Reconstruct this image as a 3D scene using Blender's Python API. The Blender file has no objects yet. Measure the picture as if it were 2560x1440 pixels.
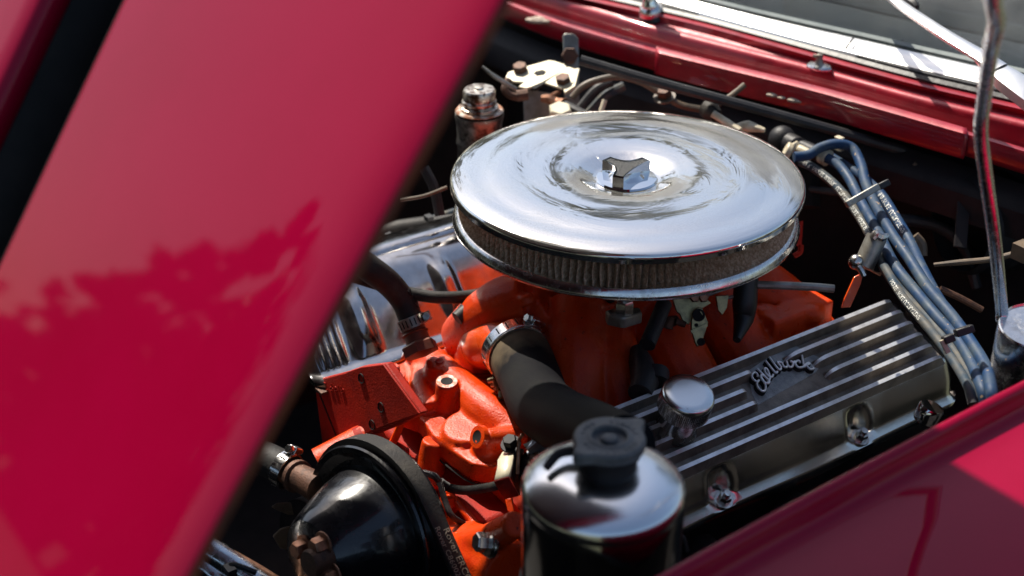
import bpy, bmesh, math, random
from mathutils import Vector, Matrix, noise as mn
rnd = random.Random(7)
S = bpy.context.scene
COL = S.collection
PI = math.pi
V = Vector
rad = math.radians

# ------------------------------------------------------------------ camera
PITCH, HEAD, FPX = rad(28.6), rad(55.6), 3556.0        # camera looks down 28.6 deg, engine axis (+Y) lies 55.6 deg to its right
EX = V((math.sin(HEAD + PI/2), math.cos(HEAD + PI/2)))
EY = V((math.sin(HEAD), math.cos(HEAD)))
def toW(r, f, u): return V((r*EX[0] + f*EX[1], r*EY[0] + f*EY[1], u))
CAM = V((1.018, -.837, 1.587))
RW, UW, FW = toW(1, 0, 0), toW(0, math.sin(PITCH), math.cos(PITCH)), toW(0, math.cos(PITCH), -math.sin(PITCH))
cd = bpy.data.cameras.new('camera'); cam = bpy.data.objects.new('camera', cd); COL.objects.link(cam)
cam.matrix_world = Matrix(((RW[0], UW[0], -FW[0], CAM[0]), (RW[1], UW[1], -FW[1], CAM[1]), (RW[2], UW[2], -FW[2], CAM[2]), (0, 0, 0, 1)))
cd.sensor_width = 36; cd.lens = FPX/2560*36; cd.clip_start = .02; cd.clip_end = 4000
cd.dof.use_dof = True; cd.dof.focus_distance = 1.36; cd.dof.aperture_fstop = 4.5
S.camera = cam

# ------------------------------------------------------------------ sky and sun
SUN_H, SUN_E = rad(-32), rad(52)
sd = toW(math.sin(SUN_H)*math.cos(SUN_E), math.cos(SUN_H)*math.cos(SUN_E), math.sin(SUN_E))
w = bpy.data.worlds.new('World'); S.world = w; w.use_nodes = True
nt = w.node_tree; bg = nt.nodes['Background']
sk = nt.nodes.new('ShaderNodeTexSky'); sk.sky_type = 'NISHITA'; sk.sun_disc = False
sk.sun_elevation = SUN_E; sk.sun_rotation = math.atan2(sd.x, sd.y); sk.dust_density = 2.2; sk.air_density = 1.1
nt.links.new(sk.outputs[0], bg.inputs[0]); bg.inputs[1].default_value = .085
sl = bpy.data.lights.new('sun', 'SUN'); sl.energy = 5.0; sl.angle = rad(.5); sl.color = (1, .93, .82)
so = bpy.data.objects.new('sun', sl); COL.objects.link(so); so.rotation_euler = sd.to_track_quat('Z', 'Y').to_euler()
so.location = (-3, 0, 6)
S.view_settings.view_transform = 'Standard'; S.view_settings.look = 'None'
S.view_settings.exposure = .66; S.view_settings.gamma = 1

# ------------------------------------------------------------------ helpers
def ray(u, v): return RW*((u - 1280)/FPX) + UW*((720 - v)/FPX) + FW
def at(u, v, x=None, y=None, z=None, d=None):
    """a measured point of the photograph, put at a known height, side distance, length or range"""
    r = ray(u, v)
    if d is None:
        d = (x - CAM.x)/r.x if x is not None else (y - CAM.y)/r.y if y is not None else (z - CAM.z)/r.z
    return CAM + r*d
def ats(pts, **k): return [at(*p, **k) for p in pts]
def frame(n, up=None):
    n = V(n).normalized(); up = V(up) if up else (V((0, 0, 1)) if abs(n.z) < .9 else V((1, 0, 0)))
    a = up.cross(n).normalized(); return a, n.cross(a), n
def spline(P, n=8, closed=False):
    P = [V(p) for p in P]; out = []; m = len(P)
    if m < 3 and not closed: return P
    for i in range(m if closed else m - 1):
        p0 = P[(i-1) % m] if closed or i else P[0]*2 - P[1]
        p1, p2 = P[i], P[(i+1) % m]
        p3 = P[(i+2) % m] if closed or i + 2 < m else P[-1]*2 - P[-2]
        for k in range(n):
            t = k/n
            out.append(.5*((2*p1) + (p2-p0)*t + (2*p0-5*p1+4*p2-p3)*t*t + (3*p1-p0-3*p2+p3)*t**3))
    if not closed: out.append(P[-1])
    return out

class MB:
    def __init__(s): s.v = []; s.f = []
    def add(s, vs, fs):
        o = len(s.v); s.v += [tuple(p) for p in vs]; s.f += [tuple(i + o for i in f) for f in fs]
        return s
    def tube(s, pts, r, seg=12, n=6, cap=True, flat=None):
        P = spline(pts, n) if n > 1 else [V(p) for p in pts]
        m = len(P); rr = r if hasattr(r, '__len__') else [r, r]
        def rad_(i):
            t = i/(m-1)*(len(rr)-1); k = min(int(t), len(rr)-2); return rr[k] + (rr[k+1]-rr[k])*(t-k)
        T = [(P[min(i+1, m-1)] - P[max(i-1, 0)]).normalized() for i in range(m)]
        a, b, _ = frame(T[0]); vs = []; fs = []
        for i in range(m):
            a = (a - T[i]*a.dot(T[i])).normalized(); b = T[i].cross(a)
            if flat: a0 = V(flat); b0 = (a0 - T[i]*a0.dot(T[i])).normalized(); a0 = b0.cross(T[i])
            for k in range(seg):
                q = 2*PI*k/seg
                vs.append(P[i] + (a*math.cos(q) + b*math.sin(q))*rad_(i))
        for i in range(m-1):
            for k in range(seg):
                k2 = (k+1) % seg; fs.append((i*seg+k, i*seg+k2, (i+1)*seg+k2, (i+1)*seg+k))
        if cap: fs += [tuple(range(seg-1, -1, -1)), tuple((m-1)*seg + k for k in range(seg))]
        return s.add(vs, fs)
    def lathe(s, prof, o=(0, 0, 0), axis=(0, 0, 1), seg=48, wob=0):
        a, b, n = frame(axis); o = V(o); vs = []; fs = []; ids = []
        for r, h in prof:
            if r <= 1e-6: ids.append([len(vs)]*seg); vs.append(o + n*h)
            else:
                ids.append(list(range(len(vs), len(vs)+seg)))
                vs += [o + n*h + (a*math.cos(2*PI*k/seg) + b*math.sin(2*PI*k/seg))*r for k in range(seg)]
        for i in range(len(prof)-1):
            for k in range(seg):
                k2 = (k+1) % seg; q = [ids[i][k], ids[i][k2], ids[i+1][k2], ids[i+1][k]]; p = []
                for z in q:
                    if z not in p: p.append(z)
                if len(p) > 2: fs.append(tuple(p))
        return s.add(vs, fs)
    def rod(s, p, q, r, seg=16, r2=None):
        p, q = V(p), V(q); L = (q-p).length; r2 = r if r2 is None else r2
        return s.lathe([(0, 0), (r, 0), (r2, L), (0, L)], p, q-p, seg)
    def box(s, c, size, ax=None):
        c = V(c); ax = ax or (V((1, 0, 0)), V((0, 1, 0)), V((0, 0, 1))); vs = []
        for i in (-1, 1):
            for j in (-1, 1):
                for k in (-1, 1): vs.append(c + ax[0]*i*size[0]/2 + ax[1]*j*size[1]/2 + ax[2]*k*size[2]/2)
        return s.add(vs, [(0, 1, 3, 2), (4, 6, 7, 5), (0, 4, 5, 1), (2, 3, 7, 6), (0, 2, 6, 4), (1, 5, 7, 3)])
    def beam(s, p, q, wd, th, up=(0, 0, 1)):
        p, q = V(p), V(q); t = (q-p).normalized(); a = t.cross(V(up)).normalized(); b = a.cross(t)
        return s.box((p+q)/2, ((q-p).length, wd, th), (t, a, b))
    def slab(s, pts, n, th):
        """polygon of 3-D points given a thickness along -n"""
        pts = [V(p) for p in pts]; n = V(n).normalized(); m = len(pts)
        vs = pts + [p - n*th for p in pts]
        return s.add(vs, [tuple(range(m)), tuple(range(2*m-1, m-1, -1))] + [(i, i+m, (i+1) % m + m, (i+1) % m) for i in range(m)])
    def sphere(s, c, r, ax=None, nu=20, nv=12):
        r = r if hasattr(r, '__len__') else (r, r, r); ax = ax or (V((1, 0, 0)), V((0, 1, 0)), V((0, 0, 1)))
        vs = []; fs = []; c = V(c)
        for i in range(1, nv):
            t = PI*i/nv
            for k in range(nu):
                q = 2*PI*k/nu
                vs.append(c + ax[0]*r[0]*math.sin(t)*math.cos(q) + ax[1]*r[1]*math.sin(t)*math.sin(q) + ax[2]*r[2]*math.cos(t))
        top = len(vs); vs += [c + ax[2]*r[2], c - ax[2]*r[2]]
        for i in range(nv-2):
            for k in range(nu): fs.append((i*nu+k, (i+1)*nu+k, (i+1)*nu+(k+1) % nu, i*nu+(k+1) % nu))
        for k in range(nu): fs += [(top, k, (k+1) % nu), (top+1, (nv-2)*nu+(k+1) % nu, (nv-2)*nu+k)]
        return s.add(vs, fs)
    def grid(s, rows, closed=False):
        m, n = len(rows), len(rows[0]); vs = [p for r in rows for p in r]; fs = []
        for i in range(m-1):
            for k in range(n if closed else n-1):
                k2 = (k+1) % n; fs.append((i*n+k, i*n+k2, (i+1)*n+k2, (i+1)*n+k))
        return s.add(vs, fs)
    def hexnut(s, o, axis, r, h, washer=0):
        a, b, n = frame(axis); o = V(o)
        if washer: s.lathe([(0, 0), (washer*.96, 0), (washer, .0006), (washer, .0014), (washer*.95, .002), (0, .002)], o, n, 20); o = o + n*.002
        vs = [o + (a*math.cos(PI*k/3) + b*math.sin(PI*k/3))*r + n*z for z in (0, h*.82) for k in range(6)]
        vs += [o + (a*math.cos(PI*k/3) + b*math.sin(PI*k/3))*r*.86 + n*h for k in range(6)]
        fs = [tuple(range(12, 18)), tuple(range(5, -1, -1))]
        for z in (0, 6): fs += [(z+k, z+(k+1) % 6, z+6+(k+1) % 6, z+6+k) for k in range(6)]
        return s.add(vs, fs)
    def build(s, name, m, parent=None, ang=35, bevel=0, bseg=2, remesh=0, smooth=0, sub=0, rnormals=True, solid=0):
        me = bpy.data.meshes.new(name); me.from_pydata(s.v, [], s.f)
        if rnormals:
            bm = bmesh.new(); bm.from_mesh(me); bmesh.ops.recalc_face_normals(bm, faces=bm.faces); bm.to_mesh(me); bm.free()
        me.polygons.foreach_set('use_smooth', [True]*len(me.polygons))
        if ang and not remesh: me.set_sharp_from_angle(angle=rad(ang))
        me.materials.append(m); o = bpy.data.objects.new(name, me); COL.objects.link(o)
        if solid:
            q = o.modifiers.new('thickness', 'SOLIDIFY'); q.thickness = solid; q.offset = -1
        if bevel:
            q = o.modifiers.new('bevel', 'BEVEL'); q.width = bevel; q.segments = bseg; q.limit_method = 'ANGLE'; q.angle_limit = rad(30); q.harden_normals = False
        if remesh:
            q = o.modifiers.new('cast', 'REMESH'); q.mode = 'VOXEL'; q.voxel_size = remesh; q.use_smooth_shade = True
            q = o.modifiers.new('fair', 'SMOOTH'); q.iterations = smooth; q.factor = .5
        if sub:
            q = o.modifiers.new('sub', 'SUBSURF'); q.levels = q.render_levels = sub
        if parent is not None:
            o.parent = parent
            if parent.type == 'EMPTY': o.matrix_parent_inverse = Matrix.Translation(-V(parent.location))
        return o

def thing(name, label, cat, loc, group=None):
    o = bpy.data.objects.new(name, None); COL.objects.link(o); o.location = V(loc); o.empty_display_size = .02
    o['label'] = label; o['category'] = cat
    if group: o['group'] = group
    return o
def tag(o, label, cat, group=None):
    o['label'] = label; o['category'] = cat
    if group: o['group'] = group
    return o
def structure(o): o['kind'] = 'structure'; return o

_fonts = {}
def text_mb(mb, string, size, place, depth=.0004, align='LEFT'):
    """letters as solid geometry; place(x, y, z) maps the text plane to the world"""
    c = bpy.data.curves.new('t', 'FONT'); c.body = string; c.size = size; c.extrude = depth; c.align_x = align; c.resolution_u = 2
    o = bpy.data.objects.new('t', c); COL.objects.link(o)
    dg = bpy.context.evaluated_depsgraph_get(); me = o.evaluated_get(dg).to_mesh()
    mb.add([place(*v.co) for v in me.vertices], [tuple(p.vertices) for p in me.polygons])
    o.evaluated_get(dg).to_mesh_clear(); bpy.data.objects.remove(o); bpy.data.curves.remove(c)
    return mb

# ------------------------------------------------------------------ materials
def pmat(name, col, metal=0, rough=.4, col2=None, nscale=40, lo=.4, hi=.65, ndet=6, bump=0, bscale=300, rvar=0, rscale=30,
         coat=0, coatr=.03, spec=.5, specks=None, sscale=600, sth=.7, coati=1.5, dist=0):
    m = bpy.data.materials.new(name); m.use_nodes = True; t = m.node_tree; N = t.nodes; L = t.links; b = N['Principled BSDF']
    b.inputs['Metallic'].default_value = metal; b.inputs['Roughness'].default_value = rough
    b.inputs['Specular IOR Level'].default_value = spec
    b.inputs['Coat Weight'].default_value = coat; b.inputs['Coat IOR'].default_value = coati; b.inputs['Coat Roughness'].default_value = coatr
    tc = N.new('ShaderNodeTexCoord')
    def noise(sc, det=6, d=0):
        q = N.new('ShaderNodeTexNoise'); q.inputs['Scale'].default_value = sc; q.inputs['Detail'].default_value = det
        q.inputs['Roughness'].default_value = .62; q.inputs['Distortion'].default_value = d
        L.new(tc.outputs['Object'], q.inputs['Vector']); return q.outputs['Fac']
    def ramp(src, a, c):
        q = N.new('ShaderNodeMapRange'); q.inputs[1].default_value = a; q.inputs[2].default_value = c; L.new(src, q.inputs[0]); return q.outputs[0]
    def mix(fac, A, B):
        q = N.new('ShaderNodeMix'); q.data_type = 'RGBA'; L.new(fac, q.inputs[0])
        for s_, k in ((A, 6), (B, 7)):
            if hasattr(s_, 'type'): L.new(s_, q.inputs[k])
            else: q.inputs[k].default_value = (*s_, 1)
        return q.outputs[2]
    out = col
    if col2: out = mix(ramp(noise(nscale, ndet, dist), lo, hi), col, col2)
    if specks: out = mix(ramp(noise(sscale, 3), sth, sth + .05), out, specks)
    if hasattr(out, 'type'): L.new(out, b.inputs['Base Color'])
    else: b.inputs['Base Color'].default_value = (*out, 1)
    if rvar:
        q = N.new('ShaderNodeMapRange'); q.inputs[1].default_value = .35; q.inputs[2].default_value = .7
        q.inputs[3].default_value = rough; q.inputs[4].default_value = min(1, rough + rvar)
        L.new(noise(rscale, 8, 1), q.inputs[0]); L.new(q.outputs[0], b.inputs['Roughness'])
    if bump:
        q = N.new('ShaderNodeBump'); q.inputs['Strength'].default_value = 1; q.inputs['Distance'].default_value = bump
        L.new(noise(bscale, 4), q.inputs['Height']); L.new(q.outputs[0], b.inputs['Normal'])
    return m

M = {}
M['red'] = pmat('red body paint', (.275, .0004, .026), rough=.36, metal=.15, coat=.65, coati=1.38, coatr=.03, col2=(.255, .0004, .022), nscale=6, spec=.0)
M['red_cowl'] = pmat('weathered red paint', (.33, .0015, .016), rough=.36, metal=.15, coat=.7, coatr=.05, col2=(.22, .003, .014), nscale=25,
                     specks=(.6, .42, .38), sscale=420, sth=.70, rvar=.2, bump=.0004, bscale=40)
M['rust_edge'] = pmat('rusty edge', (.16, .03, .008), rough=.6, col2=(.07, .018, .01), nscale=30)
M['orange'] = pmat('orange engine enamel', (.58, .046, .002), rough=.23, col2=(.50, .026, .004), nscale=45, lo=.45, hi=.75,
                   specks=(.06, .012, .006), sscale=170, sth=.675, bump=.0006, bscale=520, rvar=.25, rscale=60, spec=.3)
M['orange_smooth'] = pmat('orange enamel on pressed steel', (.74, .085, .005), rough=.22, col2=(.62, .048, .005), nscale=40,
                   specks=(.10, .02, .008), sscale=260, sth=.70, bump=.0003, bscale=300, rvar=.2, coat=.3, coatr=.1)
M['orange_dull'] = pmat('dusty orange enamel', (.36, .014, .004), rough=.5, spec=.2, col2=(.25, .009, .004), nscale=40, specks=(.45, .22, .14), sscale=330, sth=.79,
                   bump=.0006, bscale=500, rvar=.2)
M['chrome'] = pmat('chrome', (.86, .87, .88), metal=1, rough=.035, rvar=.06, rscale=60)
M['chrome_worn'] = pmat('worn chrome', (.74, .74, .73), metal=1, rough=.10, col2=(.45, .42, .38), nscale=90, lo=.5, hi=.8, rvar=.25, rscale=120, bump=.0002, bscale=90)
M['alu'] = pmat('polished aluminium', (.72, .70, .65), metal=1, rough=.18, col2=(.60, .57, .51), nscale=14, lo=.4, hi=.8, rvar=.08, rscale=25, bump=.00005, bscale=260)
M['alu_cast'] = pmat('rough cast aluminium', (.46, .49, .50), metal=.6, rough=.5, col2=(.26, .28, .29), nscale=60, bump=.0012, bscale=600, rvar=.2)
M['alu_bright'] = pmat('bright machined aluminium', (.95, .96, .97), metal=.65, rough=.30, col2=(.74, .74, .74), nscale=80, rvar=.12)
M['valley'] = pmat('oily grey between fins', (.24, .21, .175), metal=.35, rough=.42, col2=(.12, .10, .085), nscale=40, bump=.0006, bscale=400)
M['rubber'] = pmat('black rubber', (.018, .018, .021), rough=.5, col2=(.045, .042, .040), nscale=30, lo=.45, hi=.8, bump=.0004, bscale=350, spec=.35)
M['hose'] = pmat('black hose rubber', (.085, .072, .055), rough=.55, col2=(.15, .12, .085), nscale=18, lo=.42, hi=.8, bump=.0004, bscale=300, spec=.3)
M['rubber_dusty'] = pmat('dusty black rubber', (.018, .017, .017), rough=.6, col2=(.075, .065, .052), nscale=22, lo=.48, hi=.85, bump=.0005, bscale=400, spec=.3)
M['cap'] = pmat('worn grey black cap', (.075, .082, .09), rough=.5, col2=(.14, .145, .15), nscale=60, bump=.0004, bscale=300, metal=.2)
M['black_gloss'] = pmat('scratched black enamel', (.008, .008, .010), rough=.16, coat=.7, coatr=.08, rvar=.22, rscale=40, specks=(.28, .17, .13), sscale=200, sth=.745)
M['black'] = pmat('sooty black paint', (.010, .009, .011), rough=.6, col2=(.022, .019, .02), nscale=15, bump=.0008, bscale=60, spec=.25)
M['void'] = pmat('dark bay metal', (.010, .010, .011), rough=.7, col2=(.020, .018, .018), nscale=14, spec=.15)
M['cream'] = pmat('cream zinc plate', (.66, .60, .44), metal=.15, rough=.38, col2=(.42, .36, .25), nscale=60, lo=.5, hi=.8, specks=(.12, .07, .04), sscale=250, sth=.7)
M['zinc'] = pmat('dull zinc steel', (.34, .34, .31), metal=.75, rough=.42, col2=(.20, .18, .15), nscale=45)
M['brass'] = pmat('yellow zinc plate', (.42, .34, .17), metal=.9, rough=.34, col2=(.18, .15, .09), nscale=120, lo=.42, hi=.7)
M['rust'] = pmat('rusty steel', (.12, .055, .032), metal=.35, rough=.55, col2=(.05, .026, .018), nscale=110, bump=.0006, bscale=500)
M['rustbolt'] = pmat('copper brown bolt', (.42, .22, .14), metal=.85, rough=.34, col2=(.20, .10, .06), nscale=150, rvar=.2)
M['blade'] = pmat('rust brown fan paint', (.19, .145, .10), metal=.3, rough=.55, col2=(.10, .07, .05), nscale=40)
M['boltsteel'] = pmat('bright bolt steel', (.68, .66, .62), metal=1, rough=.24, col2=(.34, .3, .26), nscale=200)
M['wire'] = pmat('blue silicone wire', (.008, .036, .10), rough=.5, spec=.25, col2=(.055, .078, .095), nscale=55, lo=.42, hi=.72, specks=(.30, .22, .14), sscale=160, sth=.66, rvar=.2)
M['wire_dirty'] = pmat('soiled blue wire', (.022, .044, .068), rough=.55, spec=.25, col2=(.11, .10, .08), nscale=60, lo=.38, hi=.66, rvar=.2)
M['print'] = pmat('white print', (.72, .72, .66), rough=.5)
M['dullprint'] = pmat('worn tan print', (.40, .36, .27), rough=.6, col2=(.16, .15, .12), nscale=220)
M['bakelite'] = pmat('ivory plastic', (.62, .56, .42), rough=.42, col2=(.40, .33, .22), nscale=70)
M['tan'] = pmat('tan cable', (.13, .09, .055), rough=.5, col2=(.06, .045, .03), nscale=60)
M['hexplug'] = M['orange_dull']
M['gasket'] = pmat('black weather gasket', (.012, .012, .013), rough=.45, bump=.0004, bscale=90)
M['dash'] = pmat('grey green dash', (.30, .34, .33), rough=.7, col2=(.20, .24, .24), nscale=9, bump=.001, bscale=60)
M['pleat'] = pmat('oiled gauze pleats', (.44, .28, .17), rough=.8, col2=(.78, .62, .46), nscale=340, lo=.42, hi=.62)
M['satin'] = pmat('satin bright trim', (.90, .90, .88), metal=1, rough=.30, rvar=.08, rscale=20)
M['mesh_wire'] = pmat('grey screen wire', (.42, .38, .33), metal=.8, rough=.4)
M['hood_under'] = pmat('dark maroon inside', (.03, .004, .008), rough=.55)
M['ground'] = pmat('grass and tarmac', (.035, .038, .022), rough=.9, col2=(.05, .055, .03), nscale=.6)
M['bark'] = pmat('bark', (.05, .035, .025), rough=.9)
M['leaf'] = pmat('leaves', (.030, .050, .016), rough=.55, col2=(.055, .075, .024), nscale=.5)

# chrome lid: chrome under a swirl of dust and wiping marks, laid in rings round its axis
m = bpy.data.materials.new('dusty chrome lid'); m.use_nodes = True; t = m.node_tree; N = t.nodes; L = t.links; b = N['Principled BSDF']
b.inputs['Metallic'].default_value = 1; b.inputs['Base Color'].default_value = (.90, .89, .87, 1)
tc = N.new('ShaderNodeTexCoord'); sx = N.new('ShaderNodeSeparateXYZ'); L.new(tc.outputs['Object'], sx.inputs[0])
def mth(op, a, c=None):
    q = N.new('ShaderNodeMath'); q.operation = op
    for i, z in enumerate((a, c)):
        if z is None: continue
        if hasattr(z, 'type'): L.new(z, q.inputs[i])
        else: q.inputs[i].default_value = z
    return q.outputs[0]
rr_ = mth('SQRT', mth('ADD', mth('MULTIPLY', sx.outputs[0], sx.outputs[0]), mth('MULTIPLY', sx.outputs[1], sx.outputs[1])))
th_ = mth('ARCTAN2', sx.outputs[1], sx.outputs[0])
cx = N.new('ShaderNodeCombineXYZ'); L.new(mth('MULTIPLY', rr_, 24), cx.inputs[0]); L.new(mth('MULTIPLY', mth('ADD', th_, mth('MULTIPLY', rr_, 7)), .9), cx.inputs[1])
n1 = N.new('ShaderNodeTexNoise'); n1.inputs['Scale'].default_value = 1.6; n1.inputs['Detail'].default_value = 3; n1.inputs['Distortion'].default_value = 1.0; L.new(cx.outputs[0], n1.inputs['Vector'])
n2 = N.new('ShaderNodeTexNoise'); n2.inputs['Scale'].default_value = 900; n2.inputs['Detail'].default_value = 3; L.new(tc.outputs['Object'], n2.inputs['Vector'])
n3 = N.new('ShaderNodeTexNoise'); n3.inputs['Scale'].default_value = 9; n3.inputs['Detail'].default_value = 5; L.new(tc.outputs['Object'], n3.inputs['Vector'])
mr = N.new('ShaderNodeMapRange'); mr.inputs[1].default_value = .42; mr.inputs[2].default_value = .72; mr.inputs[3].default_value = .065; mr.inputs[4].default_value = .15
L.new(n1.outputs[0], mr.inputs[0]); L.new(mr.outputs[0], b.inputs['Roughness'])
bp = N.new('ShaderNodeBump'); bp.inputs['Distance'].default_value = .0006; bp.inputs['Strength'].default_value = 1; L.new(n1.outputs[0], bp.inputs['Height']); L.new(bp.outputs[0], b.inputs['Normal'])
df = N.new('ShaderNodeBsdfDiffuse'); df.inputs[0].default_value = (.42, .42, .38, 1)
mx = N.new('ShaderNodeMixShader')
dm = N.new('ShaderNodeMapRange'); dm.inputs[1].default_value = .5; dm.inputs[2].default_value = .75; dm.inputs[3].default_value = .03; dm.inputs[4].default_value = .26
L.new(mth('ADD', mth('MULTIPLY', n3.outputs[0], .6), mth('MULTIPLY', n2.outputs[0], .5)), dm.inputs[0])
L.new(dm.outputs[0], mx.inputs[0]); L.new(b.outputs[0], mx.inputs[1]); L.new(df.outputs[0], mx.inputs[2])
L.new(mx.outputs[0], N['Material Output'].inputs[0]); M['lid'] = m

# windscreen glass: clear sheet with its own reflection and a film of dust
m = bpy.data.materials.new('windscreen glass'); m.use_nodes = True; t = m.node_tree; N = t.nodes; L = t.links; N.remove(N['Principled BSDF'])
tr = N.new('ShaderNodeBsdfTransparent'); tr.inputs[0].default_value = (.80, .86, .84, 1)
gl = N.new('ShaderNodeBsdfGlossy'); gl.inputs['Roughness'].default_value = .03
fr = N.new('ShaderNodeFresnel'); fr.inputs[0].default_value = 1.5
m1 = N.new('ShaderNodeMixShader'); L.new(fr.outputs[0], m1.inputs[0]); L.new(tr.outputs[0], m1.inputs[1]); L.new(gl.outputs[0], m1.inputs[2])
df = N.new('ShaderNodeBsdfDiffuse'); df.inputs[0].default_value = (.5, .52, .5, 1)
tc = N.new('ShaderNodeTexCoord'); nn = N.new('ShaderNodeTexNoise'); nn.inputs['Scale'].default_value = 7; nn.inputs['Detail'].default_value = 6; L.new(tc.outputs['Object'], nn.inputs[0])
mr = N.new('ShaderNodeMapRange'); mr.inputs[1].default_value = .4; mr.inputs[2].default_value = .75; mr.inputs[3].default_value = .10; mr.inputs[4].default_value = .42; L.new(nn.outputs[0], mr.inputs[0])
m2 = N.new('ShaderNodeMixShader'); L.new(mr.outputs[0], m2.inputs[0]); L.new(m1.outputs[0], m2.inputs[1]); L.new(df.outputs[0], m2.inputs[2])
L.new(m2.outputs[0], N['Material Output'].inputs[0]); M['glass'] = m

# ------------------------------------------------------------------ ground and the wood beyond (seen in the paint and chrome)
g = MB(); g.grid([[V((x, y, 0)) for x in (-900, -8, 8, 900)] for y in (-900, -8, 8, 900)]); structure(g.build('ground', M['ground']))

# ------------------------------------------------------------------ hood (front hinged, standing open)
HP, HU, HN = V((.5, -.665, 1.146)), V((0, .6007, .7995)), V((0, -.7995, .6007))
HW = V((-1, 0, 0))
def hood(wd, s, h=0): return HP + HU*s + HW*(wd + .003 + .02*s) + HN*h
hd = thing('hood', 'crimson front-hinged hood raised open, its glossy outer skin nearest on the left', 'car hood', hood(.5, -.25))
rows = []
ws = [0, .0015, .005, .011, .02, .032, .05, .08, .13, .2, .27, .312, .3165, .318]
def crown(wd, s): return .0045*(1 - math.exp(-wd/.010)) + .012*wd - .02*(s - .15)**2 + .0005
ss = [-.25 + 1.17*i/24 for i in range(25)]
for wd in ws: rows.append([hood(wd + (s-.1)*.10*max(0, wd-.27)/.048, s, crown(wd, s)) for s in ss])
MB().grid(rows).build('outer_skin', M['red'], hd, ang=60, solid=.0012)
rows = [[hood(.0004, s, crown(0, s) - h) for s in ss] for h in (.0005, .003, .0055)] + [[hood(.022, s, crown(0, s) - .007) for s in ss]]
MB().grid(rows).build('folded_edge', M['rust_edge'], hd, ang=60, solid=.002)
def base_w(s): return .318 + (s-.1)*.10
rows = [[hood(base_w(s) + a, s, crown(.318, s) + h) for s in ss] for a, h in ((0, -.0005), (.001, -.006), (.001, -.04), (.088, -.04), (.0885, -.006))]
MB().grid(rows).build('dark_recess', M['void'], hd, ang=40, solid=.002)
rows = [[hood(base_w(s) + a, s, crown(.318, s) + h) for s in ss] for a, h in ((.089, -.008), (.089, .004), (.0905, .0095), (.095, .0125), (.11, .0145), (.2, .016), (.605, .016))]
MB().grid(rows).build('centre_skin', M['red'], hd, ang=60, solid=.0012)
MB().tube([hood(base_w(.2) + .030, .245, -.03), hood(base_w(.2) + .034, .20, -.028), hood(base_w(.2) + .030, .155, -.024), hood(base_w(.2) + .036, .135, -.022)], [.0015, .0025, .0035, .0025], 8).build('rusty_stay', M['rust'], hd)
rows = [[hood(wd, s, -.05) for s in ss] for wd in (.14, .3, .6, .91)]
MB().grid(rows).build('inner_frame', M['hood_under'], hd, ang=60, solid=.01)

# ------------------------------------------------------------------ fender, lower right
fe = [at(1500, 1517, z=1.0), at(1620, 1440, z=1.0), at(2000, 1232, z=1.0), at(2330, 1058, z=1.0), at(2560, 940, z=1.0), at(2900, 770, z=1.0)]
fe = spline(fe, 8); rows = []
prof = [(-.002, -.075), (-.001, -.03), (.000, -.008), (.001, -.003), (.0035, -.0005), (.006, .0), (.0085, -.0012), (.0105, -.004), (.0125, -.011), (.0145, -.0165), (.018, -.0195), (.025, -.0205), (.038, -.0205), (.06, -.020), (.12, -.018), (.22, -.020), (.34, -.036), (.42, -.075), (.47, -.14), (.48, -.4)]
for a, h in prof: rows.append([p + V((a, 0, h)) for p in fe])
fd = MB().grid(rows).build('front_fender', M['red'], ang=60, solid=.001)
tag(fd, 'crimson front fender with a rolled inner edge, half in shade at lower right', 'car fender')

# ------------------------------------------------------------------ cowl, windscreen
def curve(us, vs, z, n=40, u0=1150, u1=2900):
    out = []
    for i in range(n+1):
        u = u0 + (u1-u0)*i/n
        if u <= us[0]: v = vs[0] + (u-us[0])*(vs[1]-vs[0])/(us[1]-us[0])
        elif u >= us[-1]: v = vs[-1] + (u-us[-1])*(vs[-1]-vs[-2])/(us[-1]-us[-2])
        else:
            k = max(j for j in range(len(us)-1) if us[j] <= u); v = vs[k] + (u-us[k])*(vs[k+1]-vs[k])/(us[k+1]-us[k])
        out.append(at(u, v, z=z))
    for _ in range(3): out = [out[0]] + [(out[i-1] + out[i]*2 + out[i+1])/4 for i in range(1, len(out)-1)] + [out[-1]]
    return out
lipT = curve([1290, 1400, 1640, 2036, 2420, 2560], [18, 62, 132, 228, 338, 380], 1.0)
ridge = curve([1500, 1642, 2036, 2300, 2560], [33, 75, 175, 250, 312], 1.004)
gask = curve([1642, 1760, 2036, 2300, 2450], [31, 58, 134, 206, 240], 1.016)
trimL = curve([1642, 1760, 2036, 2300, 2450], [10, 42, 118, 183, 217], 1.020)
trimU = curve([1760, 1834, 2036, 2137, 2300, 2462], [8, 27, 74, 95, 134, 170], 1.032)
CN = (ridge[20] - lipT[20]); CN.z = 0; CN.normalize()
def off(c, a, h): return [p + CN*a + V((0, 0, h)) for p in c]
cw = thing('cowl_panel', 'red painted cowl under the windscreen with a gutter and chipped front lip', 'car cowl', at(2036, 200, z=1.0))
rows = [off(lipT, .03, -.03), off(lipT, .004, -.024), off(lipT, 0, -.018), off(lipT, -.001, -.004), off(lipT, .001, 0), off(lipT, .006, .0012), off(lipT, .011, -.001), off(lipT, .014, -.008),
        off(lipT, .017, -.020), off(lipT, .022, -.026), off(ridge, -.012, -.027), off(ridge, -.006, -.024), off(ridge, -.0035, -.018), off(ridge, -.002, -.003), ridge, off(ridge, .005, .0022), off(ridge, .011, .0002), off(ridge, .013, -.001), off(ridge, .016, .001), off(ridge, .022, .003), off(gask, -.01, -.001), gask, off(gask, .02, .002)]
MB().grid(rows).build('cowl_skin', M['red_cowl'], cw, ang=50, solid=.0012)
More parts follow.
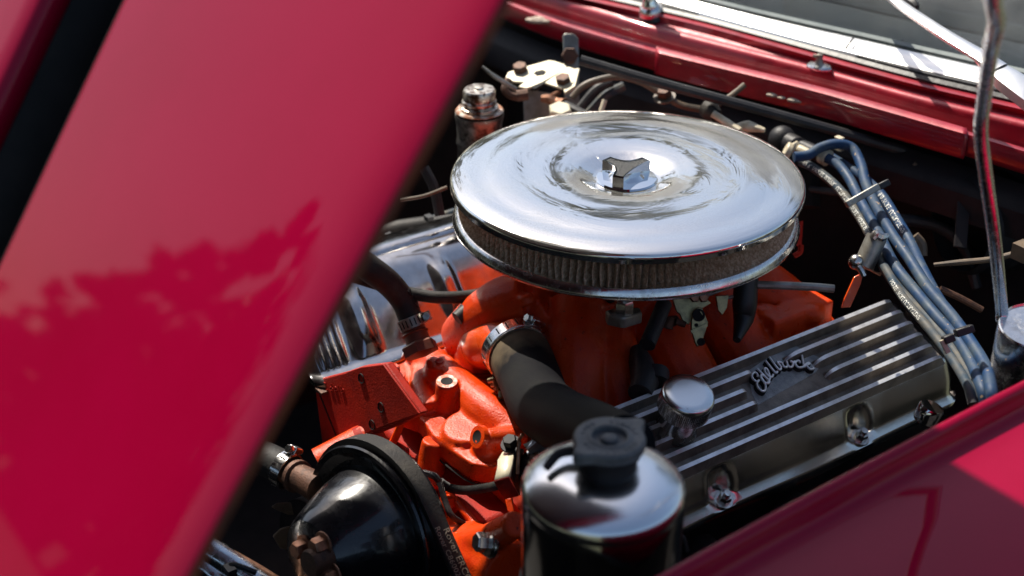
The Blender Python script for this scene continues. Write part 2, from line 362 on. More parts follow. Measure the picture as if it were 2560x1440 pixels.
# rolled seal strip clipped over the middle of the lip
k0, k1 = 11, 29
def sub(c, a, b): return spline(c[a:b+1], 4)
i0 = (1640-1150)/1750*40; i1 = (2418-1150)/1750*40
def cut(c):
    L_ = []
    for i in range(61):
        q = i0 + (i1-i0)*i/60; k = int(q); L_.append(c[k]*(1-(q-k)) + c[k+1]*(q-k))
    return L_
lc = cut(lipT); rows = [off(lc, a, h) for a, h in ((.012, -.006), (.012, .001), (.009, .0045), (.002, .0045), (-.004, .002), (-.0055, -.004), (-.0055, -.022), (-.003, -.027), (.0, -.027))]
MB().grid(rows).build('seal_strip', M['red_cowl'], cw, ang=50, solid=.0015)
# torn sealant and flaked paint under the lip
flk = MB()
for u, v, r in [(1720, 175, .006), (1815, 200, .004), (1840, 203, .004), (1870, 212, .007), (1890, 220, .008), (1915, 226, .006), (1935, 236, .008), (1955, 243, .005), (1990, 249, .009), (2000, 252, .006), (2055, 262, .004), (1340, 50, .012), (1352, 46, .010), (1365, 52, .007)]:
    p = at(u, v, z=.985 if u > 1500 else .998); flk.sphere(p - CN*.002, (r*1.3, r*.6, r*.35), (CN.cross(V((0, 0, 1))), CN, V((0, 0, 1))), 7, 5)
o = flk.build('flaked_sealant', pmat('dry sealant', (.50, .42, .34), rough=.8, col2=(.22, .16, .12), nscale=200, bump=.001, bscale=600), cw); o['kind'] = 'stuff'
ws = thing('windscreen', 'windscreen with wide bright chrome surround behind the red cowl', 'windscreen', at(2200, 120, z=1.02))
MB().grid([off(gask, .0, -.004), off(gask, -.001, .004), off(gask, .005, .007), off(gask, .010, .004), off(gask, .011, .001), off(gask, .014, .001), off(gask, .016, .0065), off(gask, .022, .008), off(trimL, .002, .001), off(trimL, .01, -.004)]).build('rubber_gasket', M['gasket'], ws, ang=40)
tr_ = MB().grid([off(trimL, 0, -.001), trimL, off(trimL, .0008, .003), off(trimL, .003, .0048)] + [[a*(1-f) + b_*f + V((0, 0, .0022*math.sin(PI*f))) for a, b_ in zip(trimL, trimU)] for f in (.3, .55, .8)] + [trimU, off(trimU, .003, -.003)])
tr_.build('chrome_surround', M['satin'], ws, ang=40)
# butt clip where two lengths of the surround meet
p = at(2120, 117, z=1.036); q = at(2134, 97, z=1.044)
MB().tube([at(2112, 124, z=1.024), at(2122, 110, z=1.031), at(2134, 94, z=1.036)], .0012, 6).build('surround_joint', M['gasket'], ws)
MB().grid([off(trimU, .001, -.002), off(trimU, .010, .006), off(trimU, .012, .004)]).build('glass_seal', M['dash'], ws)
MB().grid([off(trimU, .002 + a, a*.62) for a in (0, .1, .3, .6, .9)]).build('glass_pane', M['glass'], ws, solid=.004)
da = MB().grid([off(trimU, a, h) for a, h in ((.0, -.03), (.02, -.01), (.2, -.02), (.45, .0), (.5, -.02), (.52, -.2))]).build('dashboard', M['dash'], ang=50, solid=.01)
tag(da, 'grey dashboard top seen through the dusty windscreen', 'dashboard')
# dark cabin behind
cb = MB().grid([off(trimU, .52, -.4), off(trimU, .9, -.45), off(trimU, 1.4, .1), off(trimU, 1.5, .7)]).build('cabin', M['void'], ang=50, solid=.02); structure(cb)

# wiper arm, spindles, washer jet
wa = thing('windscreen_wiper', 'bright chrome wiper arm lying across the right of the windscreen', 'wiper', at(2560, 230, z=1.06))
wp = [at(2180, -60, z=1.10), at(2235, -5, z=1.10), at(2350, 75, z=1.095), at(2450, 135, z=1.09), at(2500, 168, z=1.085)]
def band(path, wds, up, th_=.004):
    path = spline(path, 8); m_ = len(path); rows = []
    for i, p in enumerate(path):
        t_ = (path[min(i+1, m_-1)] - path[max(i-1, 0)]).normalized(); a_ = t_.cross(V(up)).normalized(); b_ = a_.cross(t_)
        f = i/(m_-1)*(len(wds)-1); k = min(int(f), len(wds)-2); w_ = (wds[k] + (wds[k+1]-wds[k])*(f-k))/2
        rows.append([p + a_*w_ - b_*th_, p + a_*w_, p + a_*w_*.7 + b_*.0008, p - a_*w_*.7 + b_*.0008, p - a_*w_, p - a_*w_ - b_*th_])
    return MB().grid(rows, True)
WUP = V((.10, -.25, .96))
band(wp, [.009, .011, .014, .017, .019], WUP).build('arm', M['satin'], wa, ang=40)
band([at(2488, 165, z=1.084), at(2530, 195, z=1.08), at(2600, 245, z=1.07), at(2700, 320, z=1.05)], [.020, .026, .030, .030], WUP, .012).build('arm_base', M['satin'], wa, ang=40)
MB().tube([at(2200, -40, z=1.095), at(2280, 10, z=1.09), at(2284, 22, z=1.085)], [.004, .006, .005], 8).build('blade_rubber', M['gasket'], wa)
MB().tube([at(2425, 135, z=1.085), at(2450, 158, z=1.08), at(2463, 168, z=1.075)], [.0015, .003, .002], 8).build('arm_spring', M['chrome'], wa)
sp = thing('wiper_spindle', 'chrome wiper spindle standing on the cowl beside the hood edge', 'wiper spindle', at(1632, 45, z=1.008))
o_ = at(1630, 50, z=1.006); ax = V((-.05, -.15, 1))
MB().lathe([(0, 0), (.0165, 0), (.0175, .002), (.0165, .006), (.014, .009), (0, .009)], o_, ax, 28).build('rubber_washer', M['gasket'], sp)
a_, b_, n_ = frame(ax)
MB().lathe([(0, .006), (.0155, .006), (.016, .009), (.0155, .0155), (.0135, .0185), (0, .0185)], o_, ax, 28).build('lock_nut', M['chrome_worn'], sp)
MB().lathe([(0, .018), (.0115, .018), (.0115, .022), (.0095, .026), (.0085, .040), (.0105, .052), (.0125, .056), (.012, .075), (0, .078)], o_, ax, 28).build('spindle_post', M['chrome'], sp)
wj = thing('washer_jet', 'small twin washer jet on an oval chrome base on the cowl', 'washer jet', at(2048, 172, z=1.008))
o_ = at(2048, 170, z=1.009)
mb = MB(); ua = (ridge[21]-ridge[20]).normalized(); ub = V((0, 0, 1)).cross(ua).normalized()
vs = []
for r, h in ((1, 0), (1.0, .002), (.85, .0042), (.4, .005)): vs.append([o_ + ua*math.cos(q)*.0165*r + ub*math.sin(q)*.012*r + V((0, 0, h)) for q in [2*PI*k/28 for k in range(28)]])
mb.grid(vs, True); mb.f.append(tuple(len(mb.v)-28+k for k in range(28))); mb.build('jet_base', M['chrome_worn'], wj)
MB().lathe([(.006, .004), (.005, .007), (.0038, .011), (.0042, .014), (.0038, .0165), (0, .018)], o_, (-.1, 0, 1), 16).rod(o_ + V((0, 0, .013)), o_ + V((-.008, -.004, .014)), .002, 8).build('nozzle', M['zinc'], wj)

# prop rod
pr = MB().tube([at(2468, -160, d=.78), at(2484, 0, d=.86), at(2493, 55, d=.90), at(2478, 120, d=.95), at(2460, 250, d=1.03), at(2452, 325, d=1.07), at(2462, 420, d=1.11), at(2487, 600, d=1.18), at(2503, 760, d=1.25), at(2505, 800, d=1.26)], .0056, 14, n=8).build('hood_prop', M['chrome_worn'])
tag(pr, 'bent chrome prop rod rising from the bay past the windscreen', 'prop rod')

# ------------------------------------------------------------------ dark walls of the bay
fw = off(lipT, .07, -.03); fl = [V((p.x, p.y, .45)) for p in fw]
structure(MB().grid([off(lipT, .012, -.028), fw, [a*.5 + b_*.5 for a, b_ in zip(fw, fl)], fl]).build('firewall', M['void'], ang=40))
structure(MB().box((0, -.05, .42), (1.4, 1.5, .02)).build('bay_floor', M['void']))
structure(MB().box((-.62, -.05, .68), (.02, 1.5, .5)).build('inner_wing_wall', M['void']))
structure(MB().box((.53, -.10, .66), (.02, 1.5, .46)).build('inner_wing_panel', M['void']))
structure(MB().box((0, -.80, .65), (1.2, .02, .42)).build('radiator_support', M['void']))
# steel ledge of the firewall
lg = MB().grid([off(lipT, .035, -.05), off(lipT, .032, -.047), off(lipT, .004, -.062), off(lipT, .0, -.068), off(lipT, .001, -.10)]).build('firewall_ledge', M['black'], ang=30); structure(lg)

def atp(u, v, p, n):
    """ray of a measured point cut with a plane"""
    r = ray(u, v); p, n = V(p), V(n); return CAM + r*((p - CAM).dot(n)/r.dot(n))
Z3 = V((0, 0, 1))

# ------------------------------------------------------------------ air cleaner
ac = thing('air_cleaner', 'round chrome-lidded air cleaner with pleated filter in the middle of the engine', 'air cleaner', (0, 0, .95))
prof = [(0, -.0075), (.024, -.0075), (.033, -.0068), (.041, -.0035), (.052, .0008), (.066, .003), (.09, .0042), (.115, .0044), (.135, .0036), (.150, .0022), (.160, .0014), (.168, .0002), (.1735, -.0012), (.1762, -.0024), (.1776, -.0042), (.1780, -.0060), (.1780, -.0112), (.1765, -.0115), (.1765, -.0060), (.17, -.005)]
pp = []
for i in range(len(prof)-1):
    for k in range(3):
        t_ = k/3; pp.append((prof[i][0]*(1-t_) + prof[i+1][0]*t_, prof[i][1]*(1-t_) + prof[i+1][1]*t_))
pp.append(prof[-1])
pp = [(r, h + (.00045*math.sin(2*PI*(r-.062)/.05)*min(1, (r-.062)/.02, (.166-r)/.02) if .062 < r < .166 else 0)) for r, h in pp]
MB().lathe([(r, h + 1.0035) for r, h in pp], seg=160).build('chrome_lid', M['lid'], ac, ang=50)
NP = 148; rows = []
for i in range(9):
    z_ = .995 - i*.0048; row = []
    for k in range(NP*4):
        q = 2*PI*k/(NP*4); qq = q + .0035*math.sin(z_*190 + 9*math.sin(q*5)) + .003*mn.noise(V((q*22, z_*60, 0)))
        r = .1625 + .0078*math.cos(NP*q) + .0006*mn.noise(V((q*60, z_*100, 3)))
        row.append(V((math.cos(qq)*r, math.sin(qq)*r, z_)))
    rows.append(row)
MB().grid(rows, True).build('pleated_filter', M['pleat'], ac, ang=60)
sc = MB(); NS = 190
for sgn in (-1, 1):
    for k in range(NS):
        vs = []
        for i in range(6):
            z_ = .9945 - i*.0075; q = 2*PI*k/NS + sgn*i*2*PI/NS*1.5
            for dq in (-.0005, .0005): vs.append(V((math.cos(q+dq)*.1722, math.sin(q+dq)*.1722, z_)))
        sc.add(vs, [(2*i, 2*i+1, 2*i+3, 2*i+2) for i in range(5)])
o = sc.build('wire_screen', M['mesh_wire'], ac, ang=0); o['kind'] = 'stuff'
MB().lathe([(.06, .968), (.155, .966), (.170, .9645), (.1735, .9635), (.1745, .960), (.1760, .9575), (.1765, .9545), (.1745, .9525), (.171, .9535), (.165, .956), (.150, .955), (.09, .952), (.06, .952)], seg=128).build('base_pan', M['chrome_worn'], ac, ang=60)
MB().lathe([(.057, .956), (.057, .93), (.0, .93)], seg=48).build('base_neck', M['void'], ac)
kn = MB(); ko = V((0, 0, .996))
# three arm wing nut
arms = [at(1508, 418, z=1.0), at(1640, 412, z=1.0), at(1541, 470, z=1.0)]
angs = sorted(math.atan2(p.y, p.x) for p in arms)
def lobes(rt, hw_, rc):
    out = []
    for i in range(3):
        a0 = angs[i]; a1 = angs[(i+1) % 3] + (2*PI if i == 2 else 0)
        t0 = V((math.cos(a0), math.sin(a0), 0)); n0 = V((-math.sin(a0), math.cos(a0), 0))
        t1 = V((math.cos(a1), math.sin(a1), 0)); n1_ = V((-math.sin(a1), math.cos(a1), 0))
        p0 = t0*rt + n0*hw_; p3 = t1*rt - n1_*hw_
        p1 = t0*rc*.9 + n0*(hw_ + .001); p2 = t1*rc*.9 - n1_*(hw_ + .001)
        out.append(t0*rt - n0*hw_)
        for k in range(9):
            s_ = k/8; out.append(p0*(1-s_)**3 + p1*3*s_*(1-s_)**2 + p2*3*s_*s_*(1-s_) + p3*s_**3)
    return out
ol = lobes(.0275, .0058, .010); il = lobes(.0263, .0045, .0088)
z0, z1 = V((0, 0, .0015)), V((0, 0, .0150))
kn.grid([[ko + p + z0 for p in ol], [ko + p + z1 - Z3*.0008 for p in ol], [ko + p*.985 + z1 for p in ol], [ko + p + z1 for p in il], [ko + p + z1 - Z3*.0012 for p in il]], True)
knob = kn.build('wing_nut', M['chrome'], ac, ang=40)
MB().slab([ko + p + z1 - Z3*.0010 for p in il], Z3, .003).build('knurled_inlay', pmat('speckled black casting', (.02, .021, .024), rough=.45, col2=(.35, .35, .33), nscale=900, lo=.5, hi=.7, bump=.001, bscale=1500, metal=.6), knob)
MB().lathe([(0, .996), (.030, .996), (.0315, .9968), (.030, .9985), (.018, .9995), (.014, 1.003), (0, 1.003)], seg=40).build('nut_washer', M['chrome'], ac)

# ------------------------------------------------------------------ left valve cover, finned
LVx, LNx = V((.927, 0, -.375)), V((.375, 0, .927)); LA = V((.16, 0, .857))
def lp(v, y, n): return LA + LVx*v + V((0, y, 0)) + LNx*n
vc = thing('valve_cover', 'finned aluminium valve cover with raised script, on the near bank under the air cleaner', 'valve cover', lp(.04, 0, -.07), 'valve covers')
YF, YR = -.235, .262
def pocket(y):   # screw pockets pressed into the outer wall
    return sum(math.exp(-((y - yb)/.011)**4) for yb in (yb1, yb2, yb3))
SB = lp(.1085, 0, -.042); SN = V((.9, 0, .4))
yb1, yb2 = atp(1800, 1215, SB, SN).y, atp(2140, 1050, SB, SN).y; yb3 = yb1 - (yb2 - yb1)
pr_ = [(-.016, -.078), (-.0135, -.072), (-.011, -.05), (-.008, -.022), (-.006, -.014), (-.002, -.0105), (.004, -.0098), (.077, -.0098), (.0810, -.0106), (.0840, -.0120), (.0865, -.0140), (.0890, -.0165), (.0920, -.0195), (.0955, -.0230), (.0985, -.0265), (.1015, -.0305), (.1045, -.0350), (.1065, -.0390), (.1085, -.0418), (.1160, -.0440), (.1180, -.0458), (.1180, -.0520), (.1120, -.0760)]
rows = []; NY = 90
for j in range(NY+1):
    y = YF + (YR-YF)*j/NY; e = min(1, (y-YF)/.02, (YR-y)/.02); e = math.sin(e*PI/2) if e < 1 else 1
    row = []
    for v, n in pr_:
        vv, n_ = v, n
        if v > .085 and n < -.0145 and n > -.045:
            k = pocket(y)*min(1, (-.0145-n)/.006); vv -= .011*k*min(1, .3 + (-.0145-n)/.02); n_ -= .009*k*min(1, (-.0145-n)/.012)*(1 if n > -.041 else .1)
            if n < -.041: vv += .011*k
        vv += .0015*math.sin(y*24)*max(0, (-n-.014))/.05 if v > .05 else 0
        vv = .04 + (vv - .04)*(.82 + .18*e); n_ = -.075 + (n_ + .075)*(.84 + .16*e) if n_ > -.045 else n_
        row.append(lp(vv, y, n_))
    rows.append(row)
body = MB().grid(rows); body.f += [tuple(range(len(pr_))), tuple(NY*len(pr_) + k for k in range(len(pr_)-1, -1, -1))]
body = body.build('cover_body', M['alu'], vc, ang=50)
FV = [.0, .0163, .0326, .0489, .0652, .0815]
TP, TN = lp(0, 0, -.002), LNx
def ty(u, v): return atp(u, v, TP, TN).y
rearY = [ty(2238, 750), ty(2262, 775), ty(2285, 800), ty(2308, 827), ty(2330, 850), ty(2352, 875)]
segs = [[(YF+.004, rearY[0])]]
for i, (a_, b_) in enumerate((((1869, 912), (1952, 878)), ((1850, 951), (2019, 881)), ((1874, 978), (2045, 904)))):
    segs.append([(YF+.004, ty(*a_)), (ty(*b_), rearY[i+1])])
segs += [[(YF+.004, rearY[4])], [(YF+.004, rearY[5])]]
def fin(v, y0, y1, soft0, soft1):
    n = 40; L_, T_ = [], []
    for j in range(n+1):
        f = j/n; f = f*f*(3-2*f)*.5 + f*.5; y = y0 + (y1-y0)*f
        h0 = min(1, (y-y0)/soft0); h1 = min(1, (y1-y)/soft1); h = math.sqrt(max(0, 1-(1-h0)**2))*math.sqrt(max(0, 1-(1-h1)**2))
        top = -.0098 + .0098*h; wd = .0025*(.5+.5*h)
        L_.append([lp(v-.0062, y, -.0102), lp(v-.0046, y, -.0080*h - .0100*(1-h)), lp(v-wd, y, top-.0009*h), lp(v-wd*.86, y, top-.0002), lp(v+wd*.86, y, top-.0002), lp(v+wd, y, top-.0009*h), lp(v+.0046, y, -.0080*h - .0100*(1-h)), lp(v+.0062, y, -.0102)])
        T_.append([lp(v-wd*.86, y, top-.0004), lp(v-wd*.80, y, top+.0001), lp(v+wd*.80, y, top+.0001), lp(v+wd*.86, y, top-.0004)])
    o = MB().grid(L_).build('fin', M['valley'], vc, ang=45); MB().grid(T_).build('polished_edge', M['alu_bright'], o, ang=70)
for i, ss_ in enumerate(segs):
    for k, (a_, b_) in enumerate(ss_):
        fin(FV[i], a_, b_, .018 if (len(ss_) == 2 and k == 1) else .008, .007 if (len(ss_) == 2 and k == 0) else .016)
# oily floor between the fins and the cast plate of the script
MB().grid([[lp(v, y, -.0094) for y in (YF+.012, YR-.02)] for v in (.003, .0785)]).build('valley_floor', M['valley'], vc)
pl = [atp(u, v, lp(0, 0, -.0088), LNx) for u, v in ((1872, 925), (1955, 870), (1985, 862), (2062, 900), (2040, 930), (1985, 962), (1895, 1012), (1880, 985))]
plate = MB().slab(pl, LNx, .002).build('script_plate', M['alu_cast'], vc, bevel=.0006)
strokes = [
 [(548, 868), (528, 800), (475, 772), (428, 812), (428, 882), (475, 940), (540, 966), (572, 935)],
 [(540, 966), (528, 1030), (562, 1105), (636, 1166), (692, 1160), (712, 1090), (700, 1015), (655, 935), (612, 860), (625, 825), (668, 850)],
 [(668, 850), (640, 826), (605, 848), (628, 915), (682, 975), (742, 1000), (772, 965)],
 [(535, 700), (640, 800), (735, 900), (792, 958), (775, 998), (742, 1000)],
 [(772, 965), (800, 905), (792, 830), (770, 760), (728, 688), (690, 694), (694, 748), (742, 820), (800, 868), (850, 860), (872, 815)],
 [(712, 528), (800, 640), (885, 745), (935, 782), (962, 750)],
 [(790, 448), (875, 570), (955, 672), (1005, 716), (1036, 690), (1026, 640), (985, 590), (955, 555)],
 [(955, 555), (1012, 552), (1058, 575), (1082, 630), (1128, 662), (1166, 645), (1172, 590), (1150, 530)],
 [(1150, 530), (1172, 600), (1220, 655), (1272, 648), (1292, 600), (1270, 545), (1232, 538)],
 [(1285, 580), (1330, 540), (1352, 560)],
 [(1440, 575), (1428, 532), (1385, 522), (1345, 560), (1352, 615), (1400, 658), (1460, 668), (1535, 640)],
 [(1480, 408), (1495, 500), (1515, 600), (1535, 670)],
 [(1530, 650), (1560, 600), (1622, 570), (1640, 590), (1600, 612), (1560, 612), (1600, 655), (1655, 702), (1708, 702), (1732, 682)]]
let = MB(); ped = MB(); LPt = lp(0, 0, -.0035)
for st in strokes:
    P3 = spline([atp(1830 + x/8.47, 840 + y/8.47, LPt, LNx) for x, y in st], 6)
    let.tube(P3, .0012, 8, n=1)
    m_ = len(P3)
    for i in range(m_-1):
        a_, b_ = P3[i], P3[i+1]; t_ = (b_-a_)
        if t_.length < 1e-6: continue
        t_.normalize(); s_ = t_.cross(LNx).normalized(); c_ = (a_+b_)/2 - LNx*.0032
        ped.box(c_, ((b_-a_).length*1.25, .0031, .0056), (t_, s_, LNx))
ped = ped.build('script_pedestal', M['black'], vc, ang=30); let.build('script_lettering', M['alu_bright'], vc, ang=60)
for yb in (yb1, yb2, yb3):
    o_ = lp(.1095, yb, -.0435)
    MB().hexnut(o_, LNx, .0062, .007, .0095).build('cover_bolt', M['boltsteel'], vc)
    MB().rod(o_, o_ + LNx*.014, .0035, 10).build('stud', M['boltsteel'], vc)
# breather / filler cap
bc = thing('breather_cap', 'round bright filler cap standing on the finned valve cover', 'filler cap', lp(.05, -.14, 0))
bo = atp(1705, 1085, lp(0, 0, -.008), LNx); bt = atp(1723, 982, lp(0, 0, .045), LNx); ax = LNx*.92 + V((0, .0, 0)); ax = (bt - bo).normalized(); ax = (ax*.35 + LNx*.65).normalized(); bo = bt - ax*.052
MB().lathe([(0, 0), (.020, 0), (.0195, .003), (.0178, .006), (.0172, .022), (.0185, .030), (0, .030)], bo, ax, 40).build('cap_stem', M['chrome_worn'], bc)
kv = []
a_, b_, n_ = frame(ax); kk = 180
for r, h in ((.0225, .0285), (.0245, .0300), (.0245, .0445), (.0243, .0465)):
    kv.append([bo + n_*h + (a_*math.cos(2*PI*k/kk) + b_*math.sin(2*PI*k/kk))*(r + (.00035 if k % 2 else 0)) for k in range(kk)])
MB().grid(kv, True).build('knurled_rim', M['alu'], bc, ang=25)
MB().lathe([(.0245, .0455), (.0246, .0480), (.0240, .0505), (.0222, .0520), (.0150, .0523), (0, .0523)], bo, ax, 64).build('cap_top', pmat('brushed cap top', (.80, .82, .82), metal=1, rough=.20, rvar=.05, rscale=15, specks=(.25, .26, .26), sscale=130, sth=.70), bc, ang=40)

# ------------------------------------------------------------------ right valve cover, smooth chrome
vr = thing('valve_cover', 'smooth chrome valve cover with pressed flutes, on the far bank beside the hood', 'valve cover', (-.19, -.05, .8), 'valve covers')
pr2 = [(-.108, .795), (-.108, .800), (-.114, .8035), (-.121, .804), (-.1255, .807), (-.129, .814), (-.134, .825), (-.139, .837), (-.144, .849), (-.149, .860), (-.155, .869), (-.163, .8755), (-.173, .880), (-.184, .8825), (-.190, .883), (-.1925, .8855), (-.197, .888), (-.205, .888), (-.235, .882), (-.262, .862), (-.272, .83), (-.276, .79)]
WP, WN = V((-.150, 0, .827)), V((.57, 0, .82))
fl_ = [(atp(1122, 715, WP, WN).y, .012, .008, 1), (atp(912, 822, WP, WN).y, .0135, .009, 1)] + [(atp(u, v, WP, WN).y, .0028, .0028, 0) for u, v in ((866, 872), (850, 884), (834, 892), (818, 900), (803, 908))]
pr2 = [(x - .036*max(0, min(1, (z_-.806)/.064)), z_ - .0225*max(0, min(1, (z_-.806)/.064))) if i < 20 else (x - .036, z_ - .0225) for i, (x, z_) in enumerate(pr2)]
rows = []; Y0, Y1 = -.305, .215; NY = 260
for j in range(NY+1):
    y = Y0 + (Y1-Y0)*j/NY; e = min(1, (y-Y0)/.012, (Y1-y)/.012); e = .88 + .12*math.sin(max(0, e)*PI/2)
    row = []
    for i, (x, z_) in enumerate(pr2):
        t_ = (z_ - .806)/.045
        dx = 0
        if .0 < t_ < 1.15 and x > -.212:
            sh = math.sin(min(1, max(0, t_/.25))*PI/2)*min(1, max(0, (1.05-t_)/.22))
            for yc, wd, dp, sg in fl_: dx += (1 if sg else .8)*dp*math.exp(-((y-yc - .012*(t_-.5))/wd)**4)*sh
        row.append(V((-.22 + (x+.22)*e + dx*.5, y, .80 + (z_-.80 + dx*.7)*e)))
    rows.append(row)
b2 = MB().grid(rows); b2.f += [tuple(range(len(pr2))), tuple(NY*len(pr2)+k for k in range(len(pr2)-1, -1, -1))]
b2.build('cover_body', pmat('dulled chrome', (.60, .58, .57), metal=1, rough=.10, rvar=.1, rscale=40, col2=(.48, .46, .45), nscale=50), vr, ang=40)
MB().beam((-.112, Y0, .7935), (-.112, Y1, .7935), .014, .003).build('cork_gasket', M['rust'], vr)

# ------------------------------------------------------------------ engine castings
en = thing('engine_block', 'orange engine block and heads in the dark bay between the valve covers', 'engine', (0, 0, .5))
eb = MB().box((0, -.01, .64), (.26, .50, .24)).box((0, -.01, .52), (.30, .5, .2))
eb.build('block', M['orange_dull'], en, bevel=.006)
hd2 = MB()
# far cylinder head with its flat drilled front face
hc = [(784, 950), (868, 928), (905, 915), (962, 908), (1052, 1034), (998, 1062), (905, 1098), (835, 1150), (808, 1135)]
FP = V((-.115, -.297, .80)); FNn = (V((.05, -.98, .15))).normalized()
hp = [atp(u, v, FP, FNn) for u, v in hc]
face = MB().slab(hp, FNn, .010)
def hole(u, v, r, pl, n, name, par, m=None):
    p = atp(u, v, pl, n); return MB().lathe([(r*1.25, .0002), (r*1.2, .0012), (r, .0008), (r*.97, -.004), (0, -.004)], p, n, 18).build(name, m or M['void'], par)
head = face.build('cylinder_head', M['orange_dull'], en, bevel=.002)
pan = [(868, 930), (905, 917), (960, 910), (1050, 1034), (975, 1060), (915, 1085)]
MB().slab([atp(u, v, FP, FNn) + FNn*.0012 for u, v in pan], FNn, .004).build('machined_face', M['orange_dull'], head, bevel=.0008)
MB().beam(atp(800, 985, FP, FNn)+FNn*.0005, atp(853, 1118, FP, FNn)+FNn*.0005, .0012, .0012, FNn).build('parting_line', M['void'], head)
for u, v in ((904, 946), (953, 1018), (931, 1062)): hole(u, v, .0042, FP + FNn*.0012, FNn, 'bolt_hole', head)
hole(792, 966, .0052, FP, FNn, 'bolt_hole', head)
sm = MB()   # faint cast script on the head
for st in [[(262, 520), (235, 505), (222, 540), (232, 590), (262, 605), (292, 590)], [(232, 555), (262, 545)], [(330, 520), (338, 560), (352, 600), (322, 600), (312, 570), (335, 565)], [(365, 590), (388, 575), (378, 560), (364, 580), (378, 610), (405, 605)], [(412, 545), (425, 620)], [(442, 550), (452, 625), (480, 620), (475, 590), (450, 600)]]:
    sm.tube(spline([atp(760 + x*.2083, 850 + y*.2083, FP, FNn) + FNn*.0004 for x, y in st], 4), .0006, 5, n=1)
sm.build('cast_script', M['orange_dull'], head)
# near head flank under the finned cover, dark
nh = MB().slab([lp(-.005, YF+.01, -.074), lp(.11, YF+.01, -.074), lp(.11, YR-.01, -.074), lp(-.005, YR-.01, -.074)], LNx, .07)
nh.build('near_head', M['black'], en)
# white-ish flake at head corner
MB().lathe([(.006, 0), (.004, .001), (0, .001)], atp(786, 951, FP, FNn), FNn, 9).build('bare_corner', M['zinc'], head)

# intake manifold: one casting
im = thing('intake_manifold', 'orange cast intake manifold under the air cleaner, sunlit bosses at its front', 'intake manifold', (0, -.05, .77))
c = MB()
ol_ = [(1238, 1168), (1180, 1158), (1130, 1125), (1080, 1085), (1064, 1060), (1045, 1040), (1000, 1024), (966, 968), (962, 940), (985, 912), (1040, 882), (1085, 868), (1150, 880), (1205, 895), (1260, 980), (1310, 1075), (1300, 1120)]
c.slab(ats(ol_, z=.797), Z3, .022)
# raised water passage over the plate
def lump(u, v, z, r): c.sphere(at(u, v, z=z), r)
lump(1130, 960, .797, (.034, .03, .014)); lump(1090, 925, .797, (.030, .026, .014)); lump(1195, 1000, .800, (.036, .034, .014)); lump(1235, 1065, .797, (.03, .03, .010))
c.tube([at(1070, 900, z=.80), at(1140, 960, z=.807), at(1215, 1030, z=.807), at(1290, 1090, z=.80)], [.018, .018, .022, .02], 14)
c.tube([at(1085, 890, z=.80), at(1050, 960, z=.799), at(1075, 1030, z=.799)], [.013, .011, .012], 12)
# round pad
rp = at(1168, 1062, z=.808); c.lathe([(0, -.02), (.028, -.02), (.0255, -.003), (.0235, 0), (0, 0)], rp, (0.05, -.15, 1), 32)
# tall drilled boss
bt = at(1117, 955, z=.829); bb = V((bt.x-.004, bt.y+.002, .785)); c.lathe([(0, 0), (.0185, 0), (.0125, .024), (.0112, (bt-bb).length), (0, (bt-bb).length)], bb, bt-bb, 24)
c.tube([bt - Z3*.014, V((bt.x+.012, bt.y+.03, .80))], [.008, .012], 10)
# flat pad with centre pip
fp = at(1099, 904, z=.822); c.lathe([(0, -.035), (.020, -.035), (.0155, -.004), (.0152, 0), (0, 0)], fp, (.0, -.1, 1), 30)
# lug with through hole
lg = at(1213, 1098, z=.811); c.tube([lg + V((0, -.002, -.02)), lg + V((0, 0, .002))], [.013, .0105], 16, n=1); c.tube([lg, lg + V((.012, .038, -.004))], [.0105, .011], 14, n=1)
# bolt boss left
bb1 = at(985, 940, z=.806); c.rod(bb1 - Z3*.02, bb1, .0135, 20, .0115)
c.tube([at(1020, 895, z=.80), at(1045, 878, z=.806)], [.012, .010], 10, n=1)
# thermostat seat
ts = at(1205, 900, z=.805); c.rod(ts - Z3*.03, ts, .031, 28, .029)
# plenum and runners
c.box((.0, .02, .835), (.125, .19, .13)); c.box((0, .02, .78), (.24, .42, .03))
for sx_ in (-1, 1):
    for y_ in (-.075, .0, .075, .15):
        c.tube([V((sx_*.02, y_*.7, .875)), V((sx_*.075, y_, .845)), V((sx_*.135, y_*1.15, .79))], [.034, .033, .036], 16)
c.tube([at(1330, 745, z=.90), at(1262, 765, z=.885), at(1205, 800, z=.855), at(1158, 842, z=.815)], [.03, .03, .028, .026], 16)
c.tube([at(1395, 752, z=.895), at(1335, 792, z=.872), at(1285, 838, z=.84)], [.034, .036, .034], 16)
c.tube([at(1350, 748, z=.897), at(1285, 782, z=.872), at(1225, 825, z=.836)], [.032, .033, .032], 16)
c.tube([V((.03, -.08, .89)), V((.06, -.105, .86)), V((.095, -.13, .80))], [.032, .034, .04], 16)
c.sphere((0, -.06, .86), (.06, .05, .05))
c.tube([at(1310, 735, z=.915), at(1318, 760, z=.905)], [.008, .010], 10, n=1)
